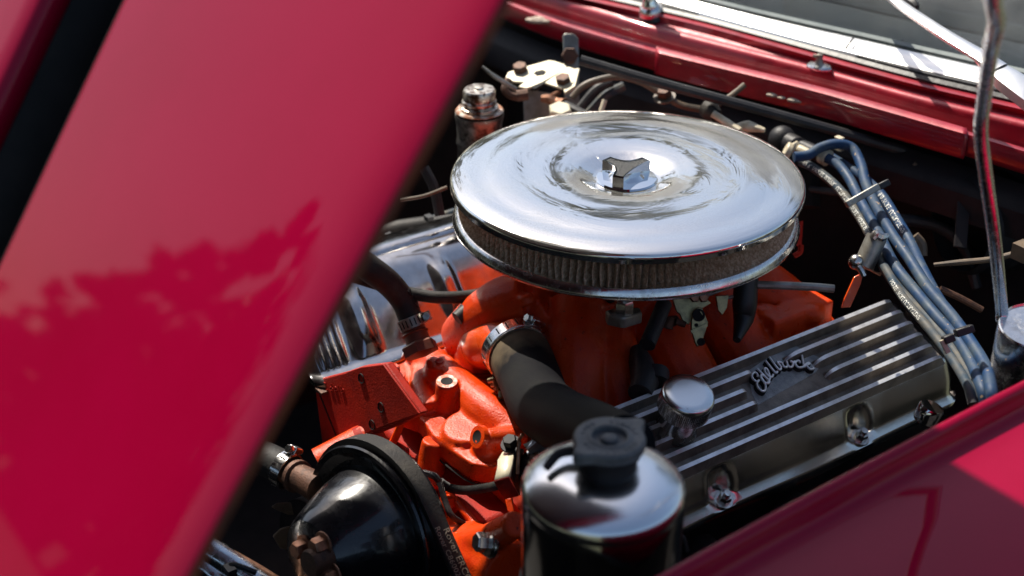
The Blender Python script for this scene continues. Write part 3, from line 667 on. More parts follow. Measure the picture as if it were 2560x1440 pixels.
# rear bosses
rb = at(1912, 765, z=.862); c.rod(rb - Z3*.06, rb, .0145, 20, .0100)
c.box(at(1985, 795, z=.845), (.03, .085, .03)); c.sphere(at(2030, 785, z=.85), (.013, .014, .012))
cast = c.build('manifold_casting', M['orange'], im, remesh=.0022, smooth=5)
def dark_hole(p, n, r, nm='bolt_hole', par=cast): MB().lathe([(r*1.35, .0002), (r*1.25, .0010), (r*1.05, .0006), (r, -.002), (0, -.0022)], p, n, 18).build(nm, M['void'], par)
bn = (bt-bb).normalized()
o = MB().lathe([(.0062, .0), (.0108, .0004), (.0106, .0012), (.0062, .0012)], bt, bn, 24).build('bare_ring', pmat('chipped edge', (.72, .18, .10), rough=.35, col2=(.8, .72, .66), nscale=120, lo=.48, hi=.62), cast)
MB().lathe([(.0062, .0013), (.005, .0010), (0, .0010)], bt, bn, 18).build('bolt_hole', M['void'], cast)
MB().lathe([(.0048, .0004), (.0042, .0014), (.002, .0008), (0, .0006)], fp, (0, -.1, 1), 16).build('centre_pip', M['orange_dull'], cast)
ln_ = V((-.05, -.85, .45)).normalized()
MB().lathe([(0, -.004), (.0118, -.004), (.0110, .0012), (.0066, .0016), (.0066, .0)], at(1214, 1094, z=.811) + V((0, -.0085, .004)), ln_, 20).build('lug_face', M['orange'], cast)
MB().lathe([(.0064, .0016), (.0055, .0012), (0, .001)], at(1214, 1094, z=.811) + V((0, -.0085, .004)), ln_, 16).build('bolt_hole', M['void'], cast)
MB().hexnut(bb1, (0, -.05, 1), .0078, .0095, .0122).build('manifold_bolt', M['orange'], im)
# gasket line under the front lip
gs = [p - Z3*.0225 for p in ats([(1240, 1168), (1180, 1158), (1130, 1125), (1080, 1085), (1066, 1062)], z=.797)]
MB().tube([p + V((0, -.0008, 0)) for p in gs], .0011, 6, n=3).build('gasket_edge', M['rubber_dusty'], im)

# thermostat housing
th = thing('thermostat_housing', 'bright orange thermostat elbow bolted to the front of the manifold', 'thermostat housing', ts)
c = MB(); c.rod(ts, ts + Z3*.009, .030, 28, .0285); bp1 = at(1180, 858, z=.822); c.rod(V((bp1.x, bp1.y, .80)), bp1, .0115, 18, .0098)
e0 = ts + Z3*.008; e1 = at(1222, 862, d=1.452); e2 = at(1254, 856, d=1.43); e3 = at(1284, 874, d=1.41)
c.tube([e0, ts*.6 + e1*.4 + Z3*.012, e1, e2, e3], [.027, .0265, .0265, .028, .029], 20)
c.slab([bp1 + V((-.008, -.008, -.004)), bp1 + V((.03, -.02, -.004)), bp1 + V((.03, .02, -.004)), bp1 + V((-.008, .008, -.004))], Z3, .014)
c.tube([at(1202, 890, z=.815), at(1210, 925, z=.806)], [.004, .006], 8, n=1)
c.build('elbow', M['orange_smooth'], th, remesh=.002, smooth=6)
MB().hexnut(bp1, (0, 0, 1), .0082, .011, .0112).build('housing_bolt', M['boltsteel'], th)
MB().lathe([(0, 0), (.0095, 0), (.0118, .0015), (.0112, .0035), (0, .0035)], bp1 - Z3*.0005, Z3, 24).build('bolt_flange', M['orange_smooth'], th)

# upper radiator hose
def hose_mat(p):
    """black rubber, tan near the clamp for dust and for the sunlit end"""
    m = pmat('black hose rubber with dust and painted sun at the clamp', (.008, .008, .010), rough=.68, col2=(.013, .013, .013), nscale=20, bump=.0002, bscale=300, spec=.06)
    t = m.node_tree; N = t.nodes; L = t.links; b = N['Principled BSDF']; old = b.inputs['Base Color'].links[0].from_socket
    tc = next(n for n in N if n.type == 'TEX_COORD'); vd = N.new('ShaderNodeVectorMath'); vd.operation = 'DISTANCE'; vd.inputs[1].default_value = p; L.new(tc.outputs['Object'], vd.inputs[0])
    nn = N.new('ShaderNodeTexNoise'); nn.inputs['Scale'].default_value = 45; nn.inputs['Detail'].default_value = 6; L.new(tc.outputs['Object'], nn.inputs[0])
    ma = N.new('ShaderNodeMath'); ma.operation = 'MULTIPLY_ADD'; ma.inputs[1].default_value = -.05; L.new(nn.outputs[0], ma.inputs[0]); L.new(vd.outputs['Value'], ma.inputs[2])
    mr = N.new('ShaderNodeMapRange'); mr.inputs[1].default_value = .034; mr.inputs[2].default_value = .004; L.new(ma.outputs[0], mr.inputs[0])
    mx = N.new('ShaderNodeMix'); mx.data_type = 'RGBA'; L.new(mr.outputs[0], mx.inputs[0]); L.new(old, mx.inputs[6]); mx.inputs[7].default_value = (.15, .115, .075, 1); L.new(mx.outputs[2], b.inputs['Base Color'])  # tan dust doubles as painted sunlight here; the shaded length is kept near black
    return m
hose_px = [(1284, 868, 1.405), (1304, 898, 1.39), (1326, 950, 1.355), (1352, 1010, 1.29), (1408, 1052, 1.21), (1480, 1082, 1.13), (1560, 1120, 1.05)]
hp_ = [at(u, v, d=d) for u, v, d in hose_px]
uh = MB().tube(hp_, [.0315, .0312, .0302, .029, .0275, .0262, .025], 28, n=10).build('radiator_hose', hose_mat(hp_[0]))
tag(uh, 'fat black radiator hose curving from the orange elbow behind the radiator cap', 'hose')
def clamp(p, t, r, label, wd=.012, m=None, scr=None, thr=.0016):
    t = V(t).normalized(); k = thing('hose_clamp', label, 'hose clamp', p)
    MB().lathe([(r, -wd/2), (r + thr, -wd/2 + .0004), (r + thr, wd/2 - .0004), (r, wd/2), (r - .001, 0), (r, -wd/2)], p, t, 36).build('band', m or M['chrome_worn'], k)
    a_, b_, _ = frame(t)
    if scr is not None:
        d_ = V(scr); d_ = (d_ - t*d_.dot(t)).normalized(); s_ = t.cross(d_); q = p + d_*(r + .004)
        MB().box(q, (.012, .010, .008), (s_, t, d_)).build('screw_housing', m or M['boltsteel'], k, bevel=.001)
        MB().rod(q - s_*.011, q + s_*.008, .0032, 10).hexnut(q + s_*.008, s_, .0045, .005).build('clamp_screw', M['boltsteel'], k)
        sl_ = MB()
        for i in range(7):
            q_ = (i - 3)*.32 + PI*.5; dd = d_*math.cos(q_) + s_*math.sin(q_)
            sl_.box(p + dd*(r + thr), (.0012, wd*.62, .0008), (t.cross(dd), t, dd))
        sl_.build('band_slots', M['void'], k)
    return k
clamp((hp_[0]*.85 + hp_[1]*.15), hp_[1] - hp_[0], .0315, 'wide steel clamp holding the fat hose on the orange elbow', .013, M['chrome_worn'], RW*.4 + UW*.9, .0018)
clamp((hp_[0]*.3 + hp_[1]*.7), hp_[2] - hp_[0], .0313, 'second thin steel band just below the wide clamp on the fat hose', .004, M['boltsteel'])
wc = MB(); q0 = at(1225, 955, d=1.40)
for k in range(3): wc.tube([at(1222 + 8*k, 952 + 10*k, d=1.40), at(1236 + 7*k, 950 + 12*k, d=1.395), at(1240 + 5*k, 966 + 9*k, d=1.395)], .0028, 8)
wc.hexnut(at(1246, 985, d=1.39), RW, .006, .006); o = wc.build('wire_spring_clip', M['brass']); tag(o, 'brass coloured spring clip tucked beside the fat hose', 'clip')

# bypass hose with clamp on the left
bh = [at(880, 640, d=1.4250), at(925, 672, d=1.4350), at(972, 708, d=1.4500), at(1008, 752, d=1.4600), at(1028, 800, d=1.4600)]
bhose = MB().tube(bh, [.0136, .014, .0137, .0129, .0126], 22, n=10).build('heater_hose', M['rubber_dusty']); tag(bhose, 'short black hose with embossed letters arching over the far chrome valve cover', 'hose')
bs = spline(bh, 24); tot = len(bs)
def on_tube(path, r, side):
    ln = [0]
    for i in range(1, len(path)): ln.append(ln[-1] + (path[i]-path[i-1]).length)
    def f(x, y, z):
        x = max(0, min(ln[-1]-1e-5, x)); k = max(j for j in range(len(ln)-1) if ln[j] <= x); t_ = (x - ln[k])/max(1e-9, ln[k+1]-ln[k])
        p = path[k]*(1-t_) + path[k+1]*t_; T_ = (path[k+1]-path[k]).normalized(); d_ = V(side); d_ = (d_ - T_*d_.dot(T_)).normalized(); s_ = T_.cross(d_)
        q = -y/r; return p + (d_*math.cos(q) - s_*math.sin(q))*(r + z)
    return f
tx = MB(); text_mb(tx, '2S 1C  D.IN  40 Z 0', .0105, lambda x, y, z: on_tube(bs, .0134, RW*.75 + UW*.5 - FW*.55)(x*1.15 + .030, y - .004, z), .0004)
tx.build('embossed_letters', M['rubber'], bhose)
clamp(at(1030, 806, d=1.4600), bh[-1]-bh[-2], .0129, 'small slotted hose clamp on the short lettered hose', .012, M['zinc'], RW + UW*.3)
ht = thing('hose_fitting', 'dark threaded pipe fitting under the small hose clamp', 'pipe fitting', at(1050, 870, d=1.4550))
MB().tube([at(1034, 822, d=1.4600), at(1052, 872, d=1.4550)], [.0126, .013], 20, n=1).lathe([(.0128, 0), (.0147, .002), (.0128, .004)], at(1036, 830, d=1.4600), at(1052, 872, d=1.4550)-at(1034, 822, d=1.4600), 20).build('pipe', M['rust_edge'], ht)
MB().hexnut(at(1055, 885, d=1.4550), at(1034, 822, d=1.4600) - at(1052, 872, d=1.4550), .019, .012).build('hex_collar', M['rust_edge'], ht)

# vacuum hoses over the far cover
vh = MB().tube([at(880, 690, d=1.4600), at(960, 715, d=1.4600), at(1040, 736, d=1.4600), at(1110, 744, d=1.4600), at(1190, 738, d=1.4700), at(1260, 718, d=1.4800), at(1330, 690, d=1.4900)], .0065, 14).build('vacuum_hose', M['rubber_dusty'])
tag(vh, 'thin grey-black hose sagging across the far chrome cover', 'hose')
vh = MB().tube([at(1142, 797, d=1.450), at(1170, 776, d=1.455), at(1230, 746, d=1.470), at(1300, 712, d=1.485), at(1350, 690, d=1.495)], [.0076, .0082, .0082, .0082, .0082], 14).build('vacuum_hose', M['rubber'])
tag(vh, 'black hose with a blunt open end lying beside the orange plenum', 'hose')
# loom of black leads beyond the far cover
for i, (pts, r, m_, lab) in enumerate((
    ([(900, 610), (975, 580), (1040, 568), (1150, 555)], .0118, 'rubber_dusty', 'uppermost black lead of the loom left of the air cleaner'),
    ([(930, 615), (990, 598), (1060, 592), (1160, 588)], .0052, 'tan', 'thin tan lead between the black leads left of the air cleaner'),
    ([(860, 660), (950, 632), (1030, 618), (1150, 600)], .0134, 'rubber_dusty', 'thick lower black lead of the loom left of the air cleaner'),
    ([(1060, 560), (1090, 545), (1130, 532), (1180, 515)], .0048, 'wire_dirty', 'thin grey-blue lead leaving the top of the loom left of the air cleaner'))):
    o = MB().tube([at(u, v, d=1.72) for u, v in pts], r, 12).build('loom_lead', M[m_]); tag(o, lab, 'cable', 'leads of the loom beyond the far valve cover')
for a_, lab in (([(1072, 545), (1084, 560), (1100, 590), (1108, 612)], 'black zip tie round the loom next to the air cleaner'), ([(972, 590), (984, 600), (992, 620), (994, 650)], 'black zip tie round the loom next to the hood edge')):
    o = MB().tube([at(u, v, d=1.705) for u, v in a_], .0030, 8).box(at(*a_[0], d=1.70), (.010, .008, .006)).build('zip_tie', M['gasket']); tag(o, lab, 'zip tie', 'zip ties on the loom')

# ------------------------------------------------------------------ header tank with radiator cap
ht_o = at(1509, 1205, d=1.0); hx, hy, hz = ht_o
tk = thing('header_tank', 'polished cylindrical coolant header tank at the front of the bay', 'coolant tank', (hx, hy, hz-.2))
R_ = .0565
MB().lathe([(0, .0105), (.026, .0103), (.036, .0088), (.044, .0066), (.050, .0040), (.0545, .0012), (.0568, -.0012), (.0580, -.0040), (.0582, -.0075), (.0578, -.0115), (0, -.0115)], (hx, hy, hz), Z3, 96).build('domed_top', pmat('soft polished dome', (.82, .83, .84), metal=1, rough=.17, rvar=.08, rscale=25), tk, ang=60)
MB().lathe([(.0570, -.0112), (.0574, -.013), (.0577, -.02), (.0577, -.086), (.0572, -.088), (.0572, -.092), (.0577, -.094), (.0577, -.26), (0, -.26)], (hx, hy, hz), Z3, 96).build('tank_wall', pmat('dark polished steel', (.50, .49, .47), metal=1, rough=.09, rvar=.1, rscale=30), tk, ang=30)
MB().lathe([(.0574, -.086), (.0592, -.087), (.0592, -.093), (.0574, -.094)], (hx, hy, hz), Z3, 96).build('strap', M['gasket'], tk)
co = at(1524, 1088, z=hz + .035); co = V((co.x, co.y, hz + .022))
MB().lathe([(0, .008), (.0205, .008), (.0200, .013), (.0185, .016), (.0185, .019), (.0225, .0205), (.0225, .0245), (0, .0245)], (co.x, co.y, hz), Z3, 48).build('filler_neck', M['black'], tk)
MB().tube([V((hx-.02, hy-.006, hz+.018)), V((hx-.026, hy-.02, hz+.017)), V((hx-.022, hy-.034, hz+.013))], [.004, .0035, .003], 10).build('overflow_spigot', M['black'], tk)

ea = at(1598, 1050, z=hz+.041) - at(1440, 1135, z=hz+.041); ang0 = math.atan2(ea.y, ea.x)
def capout(r, n=72, k=1.0):
    out = []
    for i in range(n):
        q = 2*PI*i/n; e = 0
        for s_ in (0, PI):
            dq = (q - ang0 - s_ + PI) % (2*PI) - PI; e += .0088*k*math.exp(-(dq/.22)**2)
        out.append(V((math.cos(q)*(r+e), math.sin(q)*(r+e), 0)))
    return out
rows = [[co + p + Z3*h for p in capout(r)] for r, h in ((.0235, .0035), (.0250, .0042), (.0255, .006), (.0255, .0098), (.0250, .0114), (.0238, .0122))]
rows += [[co + p + Z3*h for p in capout(r, 72, k)] for r, h, k in ((.0215, .0122, .75), (.0200, .0120, .4), (.0150, .0120, 0), (.0138, .0128, 0), (.0126, .0126, 0), (.0118, .0090, 0), (.0070, .0085, 0), (.0062, .0090, 0), (.0058, .0110, 0), (.0045, .0118, 0), (.001, .0118, 0))]
mb = MB().grid(rows, True); mb.f.append(tuple(len(mb.v)-72+k for k in range(72))); cap = mb.build('radiator_cap', M['cap'], tk, ang=40); cap['label'] = 'worn black two-eared radiator cap'
# worn raised marks of the moulded ring, too rubbed to read
mk = MB()
for k in range(26):
    if k in (3, 4, 11, 12, 17, 18): continue
    q = 2*PI*k/26; d_ = V((math.cos(q), math.sin(q), 0)); mk.box(co + d_*.0190 + Z3*.0122, (.0028, .0012 + .0006*(k % 3), .0008), (d_, Z3.cross(d_), Z3))
mk.build('worn_ring_marks', M['cap'], cap)

# ------------------------------------------------------------------ pulley, belt, fan
po = at(917, 1338, d=1.32)
vw = (CAM - po).normalized(); pa = (V((0, -1, 0)) + vw*.28).normalized()
pu = thing('belt_pulley', 'black enamelled cone pulley with rusty hub bolts at the front of the engine', 'pulley', po)
RP = .0851
MB().lathe([(r*1.32 if r < .07 else r, h*1.32) for r, h in [(.030, -.034), (RP/1.32-.012, -.030), (RP/1.32, -.022), (RP/1.32+.0005, -.020), (RP/1.32-.010, -.011), (RP/1.32, -.0015), (RP/1.32+.001, .0005), (RP/1.32, .002), (RP/1.32-.004, .0012), (RP/1.32-.007, -.002), (.0535, -.004), (.0500, -.0035), (.0485, .0), (.0475, .004), (.0445, .014), (.0390, .027), (.0335, .038), (.0295, .046), (.0265, .0495), (.022, .0505), (0, .0505)]], po, pa, 96).build('pulley_cone', M['black_gloss'], pu, ang=35)
no = po + pa*.0667
for u, v in ((751, 1372), (797, 1364), (822, 1442), (765, 1470)):
    p = atp(u, v, no + pa*.006, pa) - pa*.006
    MB().hexnut(p, pa, .0082, .0112, .0116).build('hub_bolt', M['rustbolt'], pu)
p = atp(786, 1405, no + pa*.012, pa) - pa*.012
MB().lathe([(0, -.002), (.0129, -.002), (.0129, .016), (.0116, .0185), (0, .0185)], p, pa, 32).build('hub_nose', M['rust'], pu)
# belt: round the pulley rim then away to the lower right
a_, b_, n_ = frame(pa); Pt = []
lo_ = atp(1165, 1470, po - pa*.0145, pa) - (po - pa*.0145); lo_ = lo_ - pa*lo_.dot(pa)
Lx, Ly = lo_.dot(a_), lo_.dot(b_); LL = math.hypot(Lx, Ly); qd = math.atan2(Ly, Lx); qa = math.acos(min(1, (RP+.003)/LL))
def bpt(q): return (po - pa*.0135) + (a_*math.cos(q) + b_*math.sin(q))*(RP+.0015)
c1 = [qd + qa, qd - qa]
# take the tangent on the upper side
q1 = max(c1, key=lambda q: bpt(q).z)
sgn = 1 if q1 == c1[0] else -1
path = [po - pa*.0135 + (a_*Lx + b_*Ly)*1.6 + (bpt(q1)-(po - pa*.0135))*-.6 , None]
path = [bpt(q1) + ((po - pa*.0135 + a_*Lx + b_*Ly) - bpt(q1))*f for f in (2.0, 1.5, 1.0, .75, .5, .25)] + [bpt(q1 + sgn*k*.12) for k in range(30)]
def beltmesh(path, wd, th_, inset):
    rows = []
    for i, p in enumerate(path):
        T_ = (path[min(i+1, len(path)-1)] - path[max(i-1, 0)]).normalized(); o_ = T_.cross(pa).normalized()
        if o_.dot(p - po) < 0: o_ = -o_
        rows.append([p + pa*wd/2 + o_*th_, p + pa*wd*.5 + o_*(th_-.0008), p + pa*(wd/2 - inset) - o_*.0055, p - pa*(wd/2 - inset) - o_*.004, p - pa*wd/2 + o_*(th_-.0008), p - pa*wd/2 + o_*th_])
    return MB().grid(rows, True)
bl = beltmesh(path, .0170, .0046, .004).build('fan_belt', M['rubber_dusty'], ang=30); tag(bl, 'black vee belt with printed part number running off the cone pulley', 'belt')
def bplace(x, y, z):
    P0, P1 = path[5], path[2]; T_ = (P1-P0).normalized(); o_ = T_.cross(pa).normalized()
    if o_.dot(P0 - po) < 0: o_ = -o_
    base = atp(1108, 1322, P0 + o_*.0048, o_); base = P0 + T_*(base-P0).dot(T_) + o_*.0047
    return base + T_*x - pa*(y + .0006) + o_*z
tx = MB(); text_mb(tx, 'Rover ERC0026 5-60', .0098, lambda x, y, z: bplace(x, y, z), .0002)
text_mb(tx, 'Rover C860026 5-60', .0080, lambda x, y, z: bplace(x-.004, y-.0078, z), .0002); tx.build('belt_print', M['dullprint'], bl)
# fan blades behind the pulley
fn = thing('radiator_fan', 'rust brown cooling fan blades showing left of the black pulley', 'fan', at(740, 1300, d=1.42))
for pts in ([(676, 1268), (690, 1258), (725, 1256), (760, 1262), (790, 1272), (790, 1282), (740, 1280), (700, 1280)], [(680, 1340), (700, 1322), (735, 1312), (775, 1320), (780, 1370), (740, 1378), (700, 1372)], [(688, 1274), (730, 1274), (765, 1280), (765, 1290), (720, 1288)]):
    MB().slab([at(u, v, d=1.40 + .0002*(u-680)) for u, v in pts], -FW, .004).build('fan_blade', M['blade'], fn, bevel=.0015)
MB().lathe([(0, 0), (.04, 0), (.04, .02), (0, .02)], at(800, 1330, d=1.42), pa, 24).build('fan_hub', M['black'], fn)
# lower hose and rusty pipe left of the pulley
lh = [at(560, 1105, d=1.42), at(620, 1130, d=1.42), at(680, 1155, d=1.41), at(722, 1178, d=1.40)]
o = MB().tube(lh, .0170, 20).build('heater_hose', M['rubber_dusty']); tag(o, 'straight black hose end at the hood edge, left of the pulley', 'hose')
clamp(at(714, 1175, d=1.40), lh[-1]-lh[-2], .0173, 'slotted steel clamp on the hose left of the pulley', .012, M['chrome_worn'], RW*.6 + UW)
o = MB().tube([at(715, 1176, d=1.40), at(760, 1200, d=1.38), at(800, 1222, d=1.36)], [.0132, .0138, .0146], 18, n=1).lathe([(.014, 0), (.0166, .001), (.0166, .006), (.014, .007)], at(738, 1188, d=1.39), at(800, 1222, d=1.36)-at(715, 1176, d=1.40), 20).build('water_pipe', M['rust']); tag(o, 'rusty water pipe stub between the hose clamp and the pulley', 'pipe')
# bright tubes, lower left
for pts, r, m_, lab in (([(470, 1325), (560, 1375), (640, 1420), (720, 1470)], .0046, 'rustbolt', 'thin copper pipe above the bright bars at the bottom left'),
                     ([(470, 1345), (540, 1388), (620, 1440), (690, 1490)], .0132, 'chrome_worn', 'upper bright bar at the bottom left under the hood'),
                     ([(450, 1375), (510, 1415), (570, 1465), (620, 1510)], .0132, 'chrome_worn', 'lower bright bar at the bottom left under the hood')):
    o = MB().tube([at(u, v, d=1.30) for u, v in pts], r, 16).build('bright_pipe' if r > .005 else 'copper_pipe', M[m_]); tag(o, lab, 'pipe')
o = MB().tube([at(570, 1425, d=1.28), at(580, 1412, d=1.277), at(610, 1420, d=1.277), at(640, 1432, d=1.28)], .0027, 8).box(at(575, 1426, d=1.275), (.012, .008, .008)).build('zip_tie', M['gasket']); tag(o, 'black zip tie round the bright bars at the bottom left', 'zip tie')

# ------------------------------------------------------------------ front of the engine: water pump castings
wp_ = thing('water_pump', 'orange front cover and water pump casting between pulley and tank', 'water pump', (.03, -.28, .68))
c = MB()
c.slab([at(1066, 1075, y=-.228), at(1240, 1175, y=-.228), at(1320, 1200, y=-.228), at(1320, 1480, y=-.228), at(1090, 1480, y=-.228), at(1060, 1300, y=-.228)], (0, -1, 0), .05)
c.tube([at(1085, 1100, y=-.25), at(1078, 1160, y=-.255), at(1085, 1200, y=-.258)], [.012, .014, .012], 14)
c.tube([at(1095, 1200, y=-.255), at(1150, 1260, y=-.258), at(1200, 1320, y=-.26), at(1240, 1360, y=-.262)], [.006, .006, .006, .008], 10)
c.tube([at(1072, 1285, y=-.275), at(1092, 1330, y=-.282), at(1140, 1362, y=-.285), at(1200, 1358, y=-.285), at(1290, 1310, y=-.285)], [.021, .021, .018, .015, .012], 16)
c.tube([at(1060, 1290, y=-.275), at(1040, 1240, y=-.275), at(1050, 1190, y=-.27)], [.02, .018, .02], 14)
c.tube([at(1160, 1375, y=-.278), at(1220, 1400, y=-.28), at(1280, 1440, y=-.28)], [.028, .03, .03], 14)
c.build('pump_casting', M['orange'], wp_, remesh=.0022, smooth=4)
MB().tube([at(800, 1165, d=1.42), at(870, 1128, d=1.425), at(960, 1080, d=1.43)], [.019, .019, .019], 16).build('pump_neck', M['orange'], wp_)
c = MB(); c.slab(ats([(935, 1128), (990, 1110), (1053, 1152), (1056, 1164), (1000, 1182), (955, 1168)], z=.760), Z3, .05)
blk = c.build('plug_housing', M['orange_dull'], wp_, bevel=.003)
hpo = at(979, 1136, z=.763)
MB().lathe([(.0095, 0), (.0165, 0), (.0178, .0012), (.0178, .004), (.0165, .0055), (.0125, .006), (.0108, .0045), (.0100, -.001), (0, -.0025)], hpo, Z3, 36).build('plug_collar', M['orange_dull'], wp_)
hx_ = MB(); hx_.add([hpo + Z3*.0047 + V((math.cos(PI*k/3)*.0100, math.sin(PI*k/3)*.0100, 0)) for k in range(6)] + [hpo + Z3*.0005 + V((math.cos(PI*k/3)*.0095, math.sin(PI*k/3)*.0095, 0)) for k in range(6)], [tuple(range(6, 12))] + [(k, (k+1) % 6, 6+(k+1) % 6, 6+k) for k in range(6)])
hx_.build('hex_socket', pmat('dark orange socket', (.20, .012, .006), rough=.5), wp_)
MB().tube([at(918, 1105, d=1.4275), at(900, 1114, d=1.4265)], .0196, 20, n=1).build('sleeve_joint', M['orange_dull'], wp_)
MB().tube([at(975, 1120, y=-.272), at(990, 1090, y=-.268), at(1008, 1045, y=-.262)], [.0042, .0042, .0036], 10).build('orange_tube', M['orange_smooth'], wp_)
MB().hexnut(at(1128, 1256, y=-.262), (.1, -1, .25), .0085, .009, .0115).build('pump_bolt', M['orange'], wp_)
bo_ = at(1222, 1356, y=-.298); MB().hexnut(bo_, (-.25, -1, .35), .0088, .011, .0128).lathe([(.0135, -.004), (.0145, -.003), (.0145, -.001), (.0135, 0), (0, 0)], bo_, (-.25, -1, .35), 24).build('pump_bolt', M['boltsteel'], wp_)
MB().sphere(at(1215, 1382, y=-.294), (.010, .004, .007), None, 12, 8).build('paint_flake', M['orange_dull'], wp_)
# coiled cable
cc = spline([at(1060, 1182, y=-.275), at(1085, 1190, y=-.275), at(1100, 1205, y=-.272), at(1125, 1220, y=-.262), at(1165, 1226, y=-.258), at(1215, 1220, y=-.262), at(1250, 1212, y=-.268)], 10)
o = MB().tube(cc, .0034, 8, n=1); rings = MB()
for i in range(20, len(cc)-1):
    for f in (0, .5):
        p = cc[i]*(1-f) + cc[i+1]*f; T_ = (cc[i+1]-cc[i]).normalized(); rings.lathe([(.0034, -.0006), (.0045, 0), (.0034, .0006)], p, T_, 10)
o = o.build('coiled_cable', M['rubber']); rings.build('spiral_wrap', M['rubber_dusty'], o); tag(o, 'black spiral-wrapped cable slung across the orange front cover', 'cable')
o = MB().tube([at(1100, 1205, y=-.285), at(1112, 1250, y=-.287), at(1130, 1290, y=-.287), at(1160, 1310, y=-.275)], .0030, 8).build('sender_cable', M['rubber']); tag(o, 'thin black lead dropping past the orange pump bolt', 'cable')
# steel strap bracket
sb = thing('strap_bracket', 'bent steel strap with reddened foot beside the polished tank', 'bracket', at(1262, 1180, d=1.265))
r_ = [(1256, 1130, 1290, 1118, 1.290), (1244, 1150, 1283, 1135, 1.278), (1243, 1168, 1280, 1155, 1.268), (1236, 1200, 1272, 1190, 1.252)]
MB().grid([[at(a, b, d=dd_), at(c_, d_, d=dd_ - .003)] for a, b, c_, d_, dd_ in r_]).build('strap', M['cream'], sb, solid=.003, ang=20)
MB().grid([[at(a, b, d=dd_), at(c_, d_, d=dd_ - .003)] for a, b, c_, d_, dd_ in ((1236, 1201, 1272, 1191, 1.251), (1262, 1245, 1298, 1236, 1.256))]).build('strap_foot', M['orange_dull'], sb, solid=.003)
MB().grid([[at(a, b, d=1.275), at(c_, d_, d=1.30)] for a, b, c_, d_ in ((1290, 1118, 1306, 1122), (1283, 1136, 1300, 1150), (1280, 1156, 1297, 1190), (1274, 1191, 1296, 1238))]).build('strap_return', M['black'], sb, solid=.002)
MB().hexnut(at(1278, 1112, d=1.285), (.1, -.35, 1), .0068, .007, .0098).build('strap_bolt', M['black'], sb)
o = MB().tube([at(1308, 1085, d=1.2450), at(1298, 1100, d=1.2500), at(1296, 1140, d=1.2500), at(1294, 1185, d=1.2500)], .0016, 8).build('sense_wire', M['rustbolt']); tag(o, 'thin copper wire hanging beside the steel strap', 'wire')
# orange mount lug right of strap
o = MB().slab([at(1262, 1245, d=1.2750), at(1282, 1245, d=1.2750), at(1290, 1320, d=1.2650), at(1278, 1320, d=1.2650)], -FW, .006).build('mount_lug', M['orange'], bevel=.001); tag(o, 'narrow orange lug under the steel strap', 'bracket')

# ------------------------------------------------------------------ carburettor and linkage
cbt = thing('carburettor', 'grimy carburettor with linkage plates, in shadow under the air cleaner', 'carburettor', (0, .02, .9))
MB().box((0, .02, .925), (.10, .15, .03)).box((0, .02, .905), (.12, .17, .014)).rod((0, .02, .93), (0, .02, .955), .05, 32).build('carb_body', M['black'], cbt, bevel=.003)
p = at(1555, 800, d=1.31); MB().slab([at(1514, 775, d=1.33), at(1540, 768, d=1.36), at(1600, 768, d=1.36), at(1606, 782, d=1.34), at(1566, 792, d=1.31), at(1552, 794, d=1.31), at(1518, 786, d=1.32)], Z3, .012).build('flange_foot', M['zinc'], cbt, bevel=.002)
p = at(1559, 782, d=1.33); MB().hexnut(p, Z3, .0095, .014).rod(p, p + Z3*.03, .0055, 12).build('flange_nut', M['boltsteel'], cbt)
MB().slab([at(u, v, d=1.40) for u, v in ((1682, 748), (1740, 742), (1765, 745), (1778, 758), (1745, 778), (1722, 812), (1708, 805), (1700, 785), (1692, 780))], -FW + RW*.2, .003).build('linkage_plate', M['brass'], cbt, bevel=.0005)
MB().slab([at(u, v, d=1.41) for u, v in ((1790, 740), (1822, 738), (1818, 770), (1806, 788), (1795, 775))], -FW + RW*.2, .003).build('linkage_plate', M['brass'], cbt, bevel=.0005)
lv = [(1728, 806), (1732, 780), (1744, 768), (1756, 770), (1762, 785), (1771, 806), (1766, 825), (1756, 855), (1744, 868), (1738, 858), (1728, 826)]
lever = MB().slab([at(u, v, d=1.388) for u, v in lv], -FW + RW*.15 + UW*.1, .003).build('throttle_lever', M['brass'], cbt, bevel=.0008)
ln2 = (-FW + RW*.15 + UW*.1).normalized()
for u, v, r in ((1746, 788, .0042), (1752, 855, .0026), (1740, 813, .0012)):
    MB().lathe([(r*1.5, .0002), (r*1.5, .0018), (r, .0018), (r, .0006), (0, .0006)], at(u, v, d=1.388), ln2, 16).build('pivot_hole', M['void'], lever)
MB().beam(at(1728, 830, d=1.386), at(1768, 812, d=1.386), .003, .003, ln2).build('lever_crease', M['brass'], lever)
MB().tube([at(1690, 800, d=1.41), at(1666, 808, d=1.40), at(1664, 820, d=1.40)], [.005, .007, .009], 12, n=1).tube([at(1690, 803, d=1.40), at(1714, 812, d=1.40)], [.004, .003], 10, n=1).build('idle_screw', M['rust'], cbt)
for u, v in ((1735, 744), (1757, 744)): MB().hexnut(at(u, v, d=1.385), ln2, .005, .005).build('cover_screw', M['rustbolt'], cbt)
o = MB().tube([at(1660, 760, d=1.39), at(1640, 810, d=1.37), at(1618, 862, d=1.35)], .008, 12).build('fuel_hose', M['rubber']); tag(o, 'black hose hanging under the air cleaner left of the brass linkage', 'hose')
o = MB().tube([at(1592, 870, d=1.39), at(1602, 905, d=1.38), at(1612, 950, d=1.36), at(1600, 985, d=1.345)], [.007, .012, .014, .012], 12).rod(at(1640, 930, d=1.37), at(1640, 960, d=1.36), .013, 16).build('coolant_sensor', M['rubber']); tag(o, 'black sensor boot between manifold and finned cover', 'sensor')
